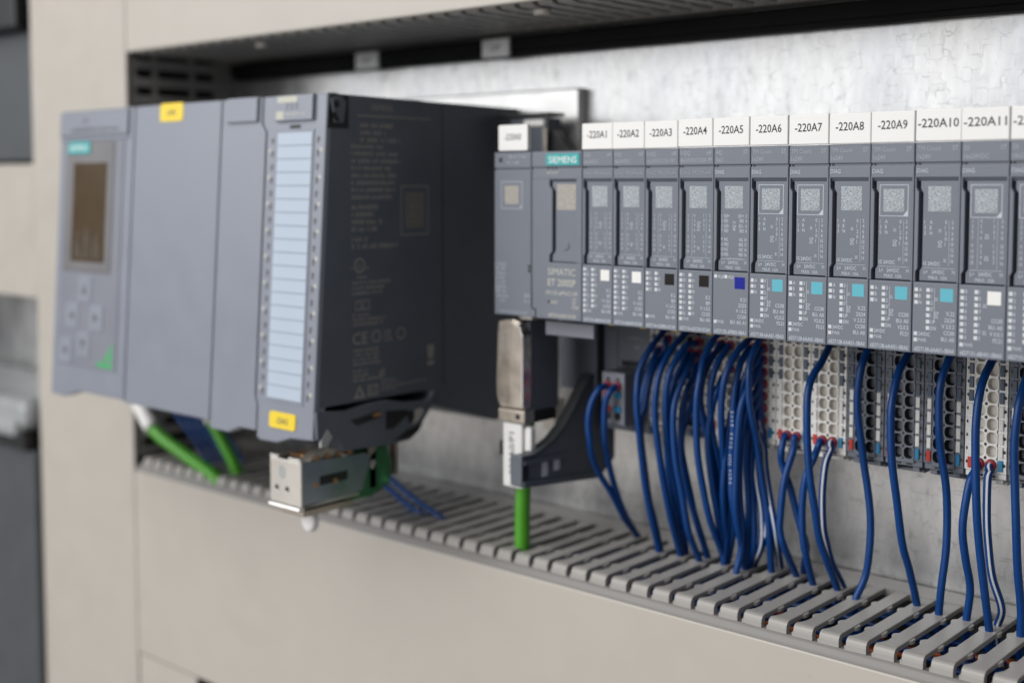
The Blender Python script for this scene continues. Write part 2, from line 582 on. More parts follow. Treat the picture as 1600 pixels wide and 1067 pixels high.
for x in (-168, 18):
    c = MB().prism(circ(x, 14, 4.2, 14, 3.0), ZU - 0.2, ZU - 2.6, PZ, ch=1.0).build('plug_button', 'beige', duct, LOC)

# ------------------------------------------------------------------ left duct
duct = thing('wiring_duct', 'upright wiring duct with plain beige lid, left of the controller', 'wiring duct', (-324, 40, -420))
LOC = (-324, 40, -420)
b = MB()
b.prism([(-377.5, 0), (-377.5, 1.8), (-272.4, 1.8), (-272.4, 0.9), (-272.7, 0.3), (-273.2, 0), (-377, 0)], -420, 330, PZ)
b.build('lid', 'beige', duct, LOC)
fb = MB()
fb.box(-275.6, -273.0, 3.2, 60, -2.7, 2.7, 0.5)
fb.box(-275.6, -273.0, 59.8, 74.6, -4.9, 4.9)
for y in (4, 18, 43):
    fb.box(-275.3, -273.3, y, y + 3.0, 2.6, 7.4)
fo = fb.build('finger', 'duct', loc=(-274, 0, 0))
fme = fo.data
bpy.data.objects.remove(fo)
for k in range(23):
    place('finger', fme, duct, (-274 - LOC[0], -LOC[1], -98 + 10 * k - LOC[2]))
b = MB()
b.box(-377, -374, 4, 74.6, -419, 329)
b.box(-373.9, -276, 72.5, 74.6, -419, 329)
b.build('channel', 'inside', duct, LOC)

# a duct that goes on to the left of the upright one
duct = thing('wiring_duct', 'short beige duct lid at the left edge, beyond the upright duct', 'wiring duct', (-480, 40, -17))
LOC = (-480, 40, -17)
MB().box(-640, -378.3, 0.2, 2.2, -16, 67, 0.8).build('lid', 'beige', duct, LOC)
MB().box(-640, -378.3, 2.3, 74.6, -14, 65).build('channel', 'duct', duct, LOC)

# lower opening below the bottom duct lid
o = MB().box(X0 + 0.6, -215.4, 0.4, 2.0, -330, -214.2, 0.5).build('filler_panel', 'beige', loc=(-252, 0, -214))
tag(o, 'narrow beige filler panel under the left end of the lower duct', 'panel')
o = MB().box(-214.8, 262, 30, 60, -330, -222).build('opening_shade', 'dark', loc=(0, 30, -330))  # black box put in for the shade inside the opening
tag(o, 'black box standing in for the shade in the opening below the lower duct lid', 'shade')

# ------------------------------------------------------------------ blurred things in the left bay
dv = thing('drive_unit', 'blurred black drive unit in the upper left opening', 'drive unit', (-480, 0, 68))
LOC = (-480, 0, 68)
b = MB().box(-600, -385, 6, 74, 69, 150, 1.5); b.build('housing', 'machine', dv, LOC)
MB().box(-600, -385, -6, 74, 150.2, 185, 2.0).build('hood', 'dark', dv, LOC)
MB().box(-600, -385, -8, 74, 214, 300, 2.0).build('top_hood', 'dark', dv, LOC)
MB().box(-600, -388, 2, 70, 185.5, 213.5, 1.0).build('grey_band', 'machine', dv, LOC)
dv = thing('power_unit', 'blurred dark grey power unit in the lower left opening', 'power unit', (-480, -10, -420))
LOC = (-480, -10, -420)
MB().box(-640, -378.6, -4, 74, -420, -112, 2.0).build('housing', 'machine', dv, LOC)
MB().box(-640, -384, -8, 74, -111.8, -100, 1.0).build('terminal_row', 'dark', dv, LOC)
cv = MB().prism(rrect(-640, -381, -99.5, -80, 8), 60, -8, PY, ch=5)
cv.prism(rrect(-640, -388, -104, -92, 5), 20, -12, PY, ch=4)
cv.build('clear_cover', 'clear', dv, LOC)

# ------------------------------------------------------------------ black bar with tags on the plate
bar = thing('terminal_bar', 'long black strip with two white tags, right under the upper duct', 'strip', (0, 70, 116))
LOC = (0, 70, 116)
b = MB().box(X0 + 6, X1, 66, PLATE_Y - 0.3, 118.0, 124.8, 0.6)
b.box(X0 + 6, X1, 68, PLATE_Y - 0.3, 115.6, 118.4, 0.4)
b.build('bar', 'matt_black', bar, LOC)
for x in (-154, -62.5):
    t = MB().box(x, x + 17.5, 64.6, 66.4, 115.4, 124.2, 0.5).build('tag', 'white', bar, LOC)
    MB().text('-22XF' if x < -100 else '-222F', x + 8.7, 118.6, 2.6, 64.55, align='c').build('lettering', 'greyink', t, LOC)

# ------------------------------------------------------------------ rails
o = MB()
o.prism([(69.2, 69), (69.2, 98), (70, 98.8), (75 - 0.3, 98.8), (75 - 0.3, 69)], -262, -6.4, PX, ch=0.3)
o = o.build('controller_rail', 'alu', loc=(-130, 70, 69))
tag(o, 'bright aluminium mounting rail that carries the big controller', 'rail')
o = MB()
for z0, z1, y0, y1 in ((16, 21, 66.5, 68), (21, 39, 73, 74.6), (39, 44, 66.5, 68)):
    o.box(-8, X1, y0, y1, z0, z1)
o.box(-8, X1, 68, 74.6, 20.2, 21); o.box(-8, X1, 68, 74.6, 39, 39.8)
o = o.build('din_rail', 'bright', loc=(120, 70, 16))
tag(o, 'steel hat rail behind the row of narrow modules', 'rail')
cl = thing('rail_clamp', 'dark end clamp with a pin coloured white for its highlight between controller and narrow modules', 'clamp', (-15, 62, 66))
LOC = (-15, 62, 66)
MB().box(-33, -10.5, 52, 61.8, 64, 84.5, 0.6).build('block', 'anthracite', cl, LOC)
MB().box(-39, -8.5, 50, 61.8, 85.2, 86.8, 0.3).build('top_lip', 'dark', cl, LOC)
MB().prism(rrect(-24, -11.5, 80.6, 83.8, 1.5), 52.5, 50.6, PY, ch=0.7).build('pin', 'white', cl, LOC)  # white stands in for the specular highlight on the metal pin
MB().box(-12.5, -10.2, 50.8, 52.4, 66, 80, 0.4).build('bracket', 'metal', cl, LOC)
MB().prism([(-9.5, 64), (-9.5, 79), (4, 66), (4, 64)], 61, 54, PY, ch=0.3).build('wedge', 'dark', cl, LOC)

# ================================================================== BIG CONTROLLER
SX = -42.7
SIDE = [(-50 + 1.5, 91.5), (72, 90.4), (74, 88), (74, -58), (52, -58), (8, -44), (6, -37.5), (-57.5, -37.5)]


def slab(b, x0, x1, z0, z1, d0, d1, ch=0.4, mi=0, r=0):
    return b.prism(rrect(x0, x1, z0, z1, r) if r else rect(x0, x1, z0, z1), d0, d1, PF, ch, mi)


plc = thing('controller', 'grey controller with a small display and four arrow buttons', 'controller', (-183, 10, -54))
LOC = (-183, 10, -54)
MB().prism([(y + 1.0, z) if y < 0 else (y, z) for y, z in SIDE], -251.5, -114, PX).build('housing', 'anthracite', plc, LOC)
b = MB()
b.prism([(-252.6, 91.8), (-252.6, -53.6), (-240, -54.2), (-224.5, -50.0), (-184.5, -50.0), (-184.5, 91.8)], 6, 0, PF, ch=0.7)
disp = b.build('display_cover', 'silver', plc, LOC)
b = MB(); slab(b, -251.8, -188.5, 79.0, 91.0, 0.5, -1.3, 0.5); slab(b, -251.8, -188.5, 76.6, 78.4, 0.5, -0.6, 0.3)
b.build('top_flap', 'silver', disp, LOC)
b = MB(); slab(b, -246.8, -192.0, -37.2, 76.2, 0.2, -0.45, 0.25); b.build('keypad', 'silver2', disp, LOC)
b = MB(); slab(b, -244.4, -200.2, 10.6, 76.0, -0.3, -1.0, 0.4); b.build('bezel', 'bezel', disp, LOC)
b = MB(); slab(b, -236.6, -205.4, 15.6, 65.2, -0.8, -1.15, 0.1); b.build('screen', 'screen', disp, LOC)
b = MB()
for i, (x, h) in enumerate(((-233, 9), (-230.5, 14), (-228, 6), (-225, 16), (-222.6, 12), (-219, 15), (-216, 10), (-213, 13), (-210, 8))):
    b.flat([(x, 17), (x + .5, 17), (x + 1.3 - (i % 3), 17 + h), (x + .8 - (i % 3), 17 + h)], -1.2, PF)
b.build('display_marks', 'bezel', disp, LOC)
b = MB(); slab(b, -242.4, -221.5, 69.8, 75.9, -0.9, -1.5, 0.2)
bp = b.build('brand_plate', 'teal', disp, LOC)
b = MB().text('SIEMENS', -232, 71.4, 2.9, -1.55, PF, align='c', w=17.5)
b.build('brand_lettering', 'white', bp, LOC)
BTN = [(-222.6, 1.8, 'up'), (-234.0, -12.0, 'left'), (-211.0, -12.0, 'right'), (-222.4, -26.0, 'down'), (-238.8, -30.0, 'esc')]
for x, z, k in BTN:
    b = MB(); slab(b, x - 6.4, x + 6.4, z - 6.6, z + 6.6, -0.2, -0.85, 0.35, 0, 1.0)
    bt = b.build('button', 'button', disp, LOC)
    s = 2.3
    tri = {'up': [(x - s, z - s), (x + s, z - s), (x, z + s)], 'down': [(x - s, z + s), (x, z - s), (x + s, z + s)],
           'left': [(x + s, z - s), (x + s, z + s), (x - s, z)], 'right': [(x - s, z - s), (x + s, z), (x - s, z + s)],
           'esc': circ(x, z, 1.8, 12)}[k]
    MB().flat(tri, -0.9, PF).build('arrow_mark', 'greyink', bt, LOC)
b = MB()
b.flat([(-208.3, -36.0), (-194.6, -36.0), (-194.6, -33.0), (-208.3, -33.0)], -0.55, PF)
b.flat([(-203.0, -32.0), (-195.0, -32.0), (-195.0, -28.6), (-200.0, -28.6)], -0.55, PF)
b.flat([(-199.4, -28.0), (-195.0, -28.0), (-195.0, -22.8)], -0.55, PF)
b.build('ok_mark', 'green_led', disp, LOC)
b = MB()
b.text('333', -229, 85.2, 2.6, -1.36, PF); b.micro(-240, -196, 81.0, 1.8, -1.36, PF)
b.build('print', 'greyink', disp, LOC)
b = MB(); b.prism([(-183.4, 91.8), (-183.4, -51.0), (-114.4, -51.0), (-114.4, 91.8)], 6, -0.2, PF, ch=0.8)
door = b.build('front_door', 'silver', plc, LOC)
b = MB(); slab(b, -162.2, -143.6, 83.6, 92.2, 0.0, -0.5, 0.2, 0, 1.6)
st = b.build('marker_label', 'yellow', plc, LOC)
MB().text('-220K1', -153, 86.6, 2.4, -0.55, PF, align='c').build('lettering', 'greyink', st, LOC)

nar = thing('controller_module', 'plain narrow grey module between controller door and label strip', 'module', (-98, 10, -51))
LOC = (-98, 10, -51)
MB().prism([(y + 1.0, z) if y < 0 else (y, z) for y, z in SIDE], -113.2, -81.0, PX).build('housing', 'anthracite', nar, LOC)
b = MB(); b.prism([(-113.6, 91.8), (-113.6, -54.2), (-100, -54.4), (-92, -51.2), (-80.4, -51.2), (-80.4, -40.5), (-82.0, -36.5), (-82.0, 76.5), (-85.0, 80.0), (-85.0, 91.8)], 6, -0.2, PF, ch=0.7)
b.build('front_door', 'silver', nar, LOC)
b = MB(); slab(b, -109.0, -87.0, 81.2, 92.0, 0.0, -1.6, 0.6, 0, 0.8); b.build('label_holder', 'silver', nar, LOC)

mod = thing('input_module', 'grey module with a tall pale blue label strip, right end of controller', 'module', (-61, 10, -55))
LOC = (-61, 10, -55)
MB().prism([(y + 1.0, z) if y < 0 else (y, z) for y, z in SIDE], -80.6, SX, PX).build('housing', 'anthracite', mod, LOC)
b = MB()
b.prism([(-84.4, 91.8), (-84.4, 80.2), (-81.4, 76.6), (-81.4, -36.6), (-79.9, -40.2), (-79.9, -53.8), (-77, -54.8), (-66, -54.4), (-57, -51.6), (-42.9, -50.8), (-42.9, 91.8)], 6, 0, PF, ch=0.7)
fr = b.build('front', 'silver', mod, LOC)
b = MB(); slab(b, -74.6, -50.0, 80.9, 91.7, 0.0, -1.7, 0.5); tp = b.build('top_plate', 'silver', mod, LOC)
b = MB(); b.text('3 3 3', -67.0, 85.6, 2.7, -1.76, PF, sx=1.0); b.build('lettering', 'greyink', tp, LOC)
b = MB(); b.flat(rect(-73, -60, 88.6, 91.2), -1.76, PF); b.flat(rect(-73.5, -68.5, 81.5, 85), -1.76, PF); b.micro(-67, -54, 83.2, 1.3, -1.76, PF); b.build('print', 'ink_cream', tp, LOC)
b = MB(); b.flat(rect(-66, -58.8, 77.6, 79.2), -0.05, PF); b.build('latch_slot', 'dark', mod, LOC)
b = MB(); slab(b, -75.4, -49.6, -37.2, 77.2, 0.1, -0.3, 0.1); slot = b.build('strip_recess', 'button', mod, LOC)
cb = MB(); cb.prism(rect(-73.2, -50.6, 0.12, 5.42), -0.2, -0.65, PF, ch=0.12)
co = cb.build('label_cell', 'bluepaper', loc=(0, 0, 0)); cme = co.data; bpy.data.objects.remove(co)
for k in range(20):
    z = -35.8 + 5.6 * k
    place('label_cell', cme, slot, (0 - LOC[0], z * 10 / 144 - LOC[1], z - LOC[2]))
b = MB(); c2 = MB()
for k in range(20):
    z = -33.6 + 5.6 * k
    for x in (-77.2, -47.4):
        b.flat(rect(x - 0.55, x + 0.75, z - 1.4, z + 1.3), -0.04, PF)
        b.flat(rect(x - 0.1, x + 1.2, z - 0.2, z + 0.8), -0.045, PF)
        if k % 2 == 0:
            c2.flat(circ(x - 1.7 if x < -60 else x + 1.9, z + 1.5, 0.9, 10), -0.04, PF)
stuff(b.build('channel_marks', 'greyink', mod, LOC)); stuff(c2.build('channel_lamps', 'ink_cream', mod, LOC))
b = MB(); slab(b, -71.2, -53.8, -48.2, -41.3, 0.0, -0.5, 0.2, 0, 1.4); st = b.build('marker_label', 'yellow', mod, LOC)
MB().text('-220A2', -62.5, -45.9, 2.3, -0.55, PF, align='c').build('lettering', 'greyink', st, LOC)

# right-hand flank of the controller: print, clip, connector bracket
d = SX + 0.05
b = MB()
b.text('SIEMENS', -26.5, 85.6, 2.5, d, PX, w=13)
b.flat(rect(-34, 9, 82.9, 83.4), d, PX)
for i in range(3):
    b.micro(-32.5, -32.5 + (19, 15, 24)[i], 78.3 - 3.1 * i, 1.9, d, PX)
for i in range(8):
    b.micro(-37.6, -37.6 + (19, 27, 28, 24, 26, 25, 26, 23)[i], 69.4 - 3.05 * i, 1.8, d, PX)
for i in range(4):
    b.micro(-37.6, -37.6 + (17, 14, 17, 15)[i], 43.8 - 3.1 * i, 2.0, d, PX)
b.micro(-37.6, -29, 30.2, 1.9, d, PX); b.micro(-37.6, -11.5, 27.2, 2.1, d, PX)
b.frame(-9.2, 7.8, 32.2, 53.8, 0.5, d, PX)
for k, ch in enumerate(('c', 'UL', 'us')):
    pass
ring = circ(-33.4, 20.2, 3.2, 18); ring2 = circ(-33.4, 20.2, 2.4, 18)
for i in range(18):
    j = (i + 1) % 18
    b.flat([ring[i], ring[j], ring2[j], ring2[i]], d, PX)
b.text('UL', -33.4, 18.9, 2.4, d, PX, align='c', sx=0.7); b.text('c', -38.2, 18.4, 1.8, d, PX); b.text('us', -29.8, 18.4, 1.8, d, PX)
b.micro(-35, -28, 14.6, 1.5, d, PX)
for i in range(3):
    b.micro(-37.6, -37.6 + (22, 19, 17)[i], 12.2 - 2.2 * i, 1.5, d, PX)
for (x, z, r) in ((-32, 3.2, 2.6),):
    b.frame(x - 4, x + 4, z - 2.0, z + 2.2, 0.5, d, PX); b.text('Ex', x, z - 1.2, 2.4, d, PX, align='c')
for i in range(3):
    b.micro(-37.6, -37.6 + (10, 19, 18)[i], -1.4 - 2.0 * i, 1.4, d, PX)
b.text('CE', -37.8, -13.2, 5.0, d, PX, w=8.6)
for x in (-24.2, -9.5):
    ra = circ(x, -10.6, 2.7, 16); rb = circ(x, -10.6, 2.1, 16)
    for i in range(16):
        j = (i + 1) % 16
        b.flat([ra[i], ra[j], rb[j], rb[i]], d, PX)
b.text('UK', -19.6, -10.6, 2.4, d, PX, w=4.6); b.text('CA', -19.6, -13.4, 2.4, d, PX, w=4.6)
for i in range(7):
    b.micro(-37.6, -37.6 + (15, 16, 15, 16, 9, 9, 17)[i], -16.4 - 1.95 * i - (1 if i > 3 else 0), 1.35, d, PX)
tr = [(-37.6, -36.2), (-30.6, -36.2), (-34.1, -30.6)]; ti = inset(tr, 1.1)
for i in range(3):
    j = (i + 1) % 3
    b.flat([tr[i], tr[j], ti[j], ti[i]], d, PX)
b.frame(-29.4, -23.4, -36, -31.2, 0.7, d, PX); b.text('EAC', -26.4, -35, 2.8, d, PX, align='c', w=4.2)
b.micro(-22.4, -18.5, -28.2, 3.6, d, PX)
for i in range(4):
    b.micro(-21.6, -21.6 + (9, 11, 28, 9)[i], -30.6 - 1.4 * i, 1.0, d, PX)
b.flat(rect(6.6, 10.8, -26.6, -24.6), d, PX); b.flat([(7.2, -23.6), (10.2, -23.6), (11, -17.5), (6.4, -17.5)], d, PX)
stuff(b.build('flank_print', 'ink_brown', mod, LOC))
MB().flat(rect(-6.6, 5.2, 35.2, 50.8), d, PX).build('flank_patch', 'side_patch', mod, LOC)
b = MB()
b.flat(rect(16.5, 17.0, -36, 90), d, PX)
b.build('flank_seam', 'dark', mod, LOC)
b = MB(); b.prism([(-48.5, 91.0), (-38.8, 91.0), (-38.8, 77.4), (-50.2, 77.4)], SX - 4, SX + 0.06, PX); b.build('clip_recess', 'dark', mod, LOC)
b = MB(); b.prism([(-48.6, 89.6), (-46.0, 90.4), (-42.6, 90.4), (-40.6, 88.4), (-42.2, 79.6), (-47.0, 79.6)], SX, SX + 0.9, PX, ch=0.4); clip = b.build('side_clip', 'anthracite', mod, LOC)
MB().prism(circ(-46.0, 87.2, 1.5, 14), SX + 0.5, SX + 0.98, PX).build('clip_hole', 'dark', clip, LOC)
MB().prism([(-48.4, 83.8), (-46.6, 84.0), (-44.4, 80.4), (-46.8, 80.2)], SX + 0.5, SX + 0.98, PX).build('clip_groove', 'dark', clip, LOC)
# the curved plug bracket under the flank
b = MB()
b.prism([(-59.0, -38.6), (-42, -40.6), (-30, -38.9), (-20, -38.6), (-8, -41.4), (4.5, -42.2), (7.2, -40.6), (8.4, -38.2), (10.4, -38.4),
         (8.0, -45.0), (2.2, -51.6), (-2.6, -56.6), (-6, -58.2), (-20, -58.6), (-34, -57.6), (-44, -57.2), (-47.5, -51.6), (-53, -50.6), (-58.6, -50.2)], -79, SX + 1.6, PX, ch=0.5)
br = b.build('plug_bracket', 'anthracite', mod, LOC)
b = MB()
b.prism([(-20.5, -43.4), (-8, -44.4), (-6.0, -46.2), (-16, -51.6), (-20.5, -51.6)], SX + 1.2, SX + 1.66, PX)
b.prism([(-41, -44.6), (-24, -42.6), (-23, -45.4), (-37, -47.4)], SX + 1.2, SX + 1.66, PX)
b.prism([(-8, -53.4), (2.0, -52.0), (-1.0, -55.4), (-6, -56.8), (-16, -57.2)], SX + 1.2, SX + 1.67, PX)
b.prism([(-7.2, -45.6), (-3.4, -45.2), (-3.4, -48.6), (-5.0, -50.6), (-7.2, -50.4)], SX + 1.2, SX + 1.66, PX)
b.build('bracket_opening', 'dark', br, LOC)
b = MB(); b.prism([(-3.2, -45.4), (1.4, -44.8), (2.6, -46.8), (-0.6, -50.2), (-4.6, -51.4), (-3.2, -49.0)], SX + 1.2, SX + 1.7, PX); b.build('bracket_window', 'beige', br, LOC)
b = MB().tube([(-44, -36, -45.0), (-41.0, -24, -44.2)], 1.0, 10); b.build('brass_pin', 'orange_copper', br, LOC)
b = MB(); b.prism([(-57, -51.2), (-53.5, -46.4), (-50.5, -50.0), (-53.5, -53.6), (-57, -53.6)], SX + 0.6, SX + 1.9, PX, ch=0.3); b.build('shield_plate', 'clear', br, LOC)

# shield clamp hanging below the labelled module
sc = thing('shield_clamp', 'shiny metal clamp block with two front holes hanging below the controller', 'clamp', (-58, -45, -80))
LOC = (-58, -45, -80)
b = MB()
b.box(-68.2, -48.0, -62, -61.0, -79.0, -60.2, 0.25)
b.box(-68.2, -48.0, -61.0, -30, -79.4, -78.4)
b.box(-68.2, -67.2, -61, -26, -78.4, -60.4)
b.box(-68.0, -62.5, -62.2, -59.5, -60.2, -58.9, 0.2); b.box(-56.0, -48.2, -62.2, -59.5, -60.2, -58.9, 0.2)
b.build('front_plate', 'clamp_front', sc, LOC)
b = MB()
b.prism([(-61.0, -79.4), (-61.0, -60.4), (-26, -61.6), (-23, -64), (-28, -77.6)], -49.0, -48.0, PX, ch=0.2)
cheek = b.build('cheek', 'clamp_side', sc, LOC)
MB().prism(rrect(-52.0, -36.5, -71.4, -67.4, 0.8), -48.6, -47.96, PX).build('slot', 'dark', cheek, LOC)
for y in (-55.2, -44.4):
    MB().prism(circ(y + 1, -70.8, 1.2, 12), -48.1, -47.7, PX, ch=0.2).build('contact', 'orange_copper', cheek, LOC)
for x in (-63.8, -57.0):
    MB().prism(circ(x, -72.6, 1.25, 16), -61.5, -62.06, PY).build('hole', 'dark', sc, LOC)
    MB().prism(circ(x - 0.15, -73.8, 0.8, 12, 0.5), -61.5, -62.12, PY).build('hole_rim', 'bright', sc, LOC)
MB().prism(rrect(-62.3, -58.0, -68.4, -62.6, 1.8), -61.5, -62.1, PY, ch=0.1).build('emboss', 'clear', sc, LOC)
MB().box(-68.4, -47.8, -63.2, -60.6, -81.0, -79.2, 0.6).build('lower_lip', 'bright', sc, LOC)
MB().box(-67.2, -49.2, -60.0, -32, -83.6, -81.2, 0.6).build('base_block', 'metal', sc, LOC)
b = MB(); b.prism([(-33, -82.0), (-31, -74), (-26, -64), (-20, -60), (-12, -60), (-9, -70), (-11, -78), (-22, -82.6)], -60, -48.6, PX, ch=1.5)
b.build('green_clip', 'green_clear', sc, LOC)
MB().prism(circ(-21.4, -67.5, 1.7, 14, 2.2), -50.5, -48.4, PX, ch=0.7).build('screw', 'bright', sc, LOC)
MB().box(-49.8, -48.6, -23.5, -19.5, -78, -60.2, 0.3).build('spring', 'metal', sc, LOC)
for y in (-12, -7):
    MB().box(-55, -49.4, y, y + 1.6, -75, -58.6, 0.3).build('spring', 'metal', sc, LOC)
MB().prism(rrect(-60.5, -53.5, -60.2, -54, 1), -24, -30, PY, ch=0.5).build('white_insert', 'white', sc, LOC)
MB().prism([(-57, -61.6), (-40, -61), (-36, -57), (-42, -54.5), (-50, -56.5)], -56, -50, PX, ch=0.4).build('hook', 'metal', sc, LOC)
for y in (-52, -46, -40, -34):
    MB().tube([(-66, y, -60.6), (-49, y, -60.4)], 1.3, 8).build('copper_spring', 'orange_copper', sc, LOC)
o = MB().prism(circ(-55.0, -87.0, 4.6, 24, 5.4), -50.5, -53.5, PY, ch=1.6).build('cable_tag', 'white', loc=(-58, -52, -88))
tag(o, 'rounded white tag below the shiny clamp block', 'tag')

# ================================================================== NARROW MODULES
HZ = 67.5                                   # top of a module front


def housing_mesh():
    b = MB()
    b.box(0.14, 14.86, 4.0, 44, 0.0, 67.3)
    b.box(0.12, 14.88, 0.0, 4.6, 61.2, HZ, 0.28)                  # top band
    b.box(0.3, 14.7, 0.75, 4.6, 60.2, 61.4)                       # groove
    b.box(0.12, 14.88, 0.1, 4.6, 56.4, 60.4, 0.28)                # status band
    b.prism([(0.12, 23.0), (0.75, 23.0), (0.75, 26.2), (1.45, 27.4), (1.45, 51.7), (0.62, 53.1), (0.62, 56.6), (0.12, 56.6)], 4.6, 0.1, PY, ch=0.16)
    b.box(14.25, 14.88, 0.1, 4.6, 23.0, 56.6, 0.16)
    b.prism([(4.6, 55.0), (4.6, 56.7), (0.35, 56.5), (1.5, 55.2)], 0.3, 14.6, PX)
    b.box(0.12, 14.88, 0.0, 4.6, 0.0, 22.9, 0.3)                  # lower label field
    b.prism(circ(1.25, 60.75, 0.42, 10), 1.0, 0.55, PY, mi=1)
    return b


def panel_mesh():
    b = MB()
    b.prism([(1.75, 23.3), (1.75, 26.5), (2.55, 27.7), (2.55, 51.4), (1.7, 52.8), (1.7, 55.3), (14.05, 55.3), (14.05, 23.3)], 4.6, 1.0, PY, ch=0.18)
    return b


def keep_mesh(mb, name, mats):
    o = mb.build(name, mats)
    me = o.data
    bpy.data.objects.remove(o)
    return me


HOUSING = keep_mesh(housing_mesh(), 'housing', ['face', 'dark'])
PANEL = keep_mesh(panel_mesh(), 'inner_panel', ['face2'])
LABELP = keep_mesh(MB().prism(rect(0.16, 14.84, HZ + 0.35, 77.9), 1.4, -0.6, PY, ch=0.25), 'label_plate', ['white'])
TABP = keep_mesh(MB().box(9.6, 12.0, 4.5, 8, -0.9, 0.4, 0.2), 'release_tab', ['yellow'])

E0, E1 = -0.035, 0.965                      # print planes: label fields and inner panel


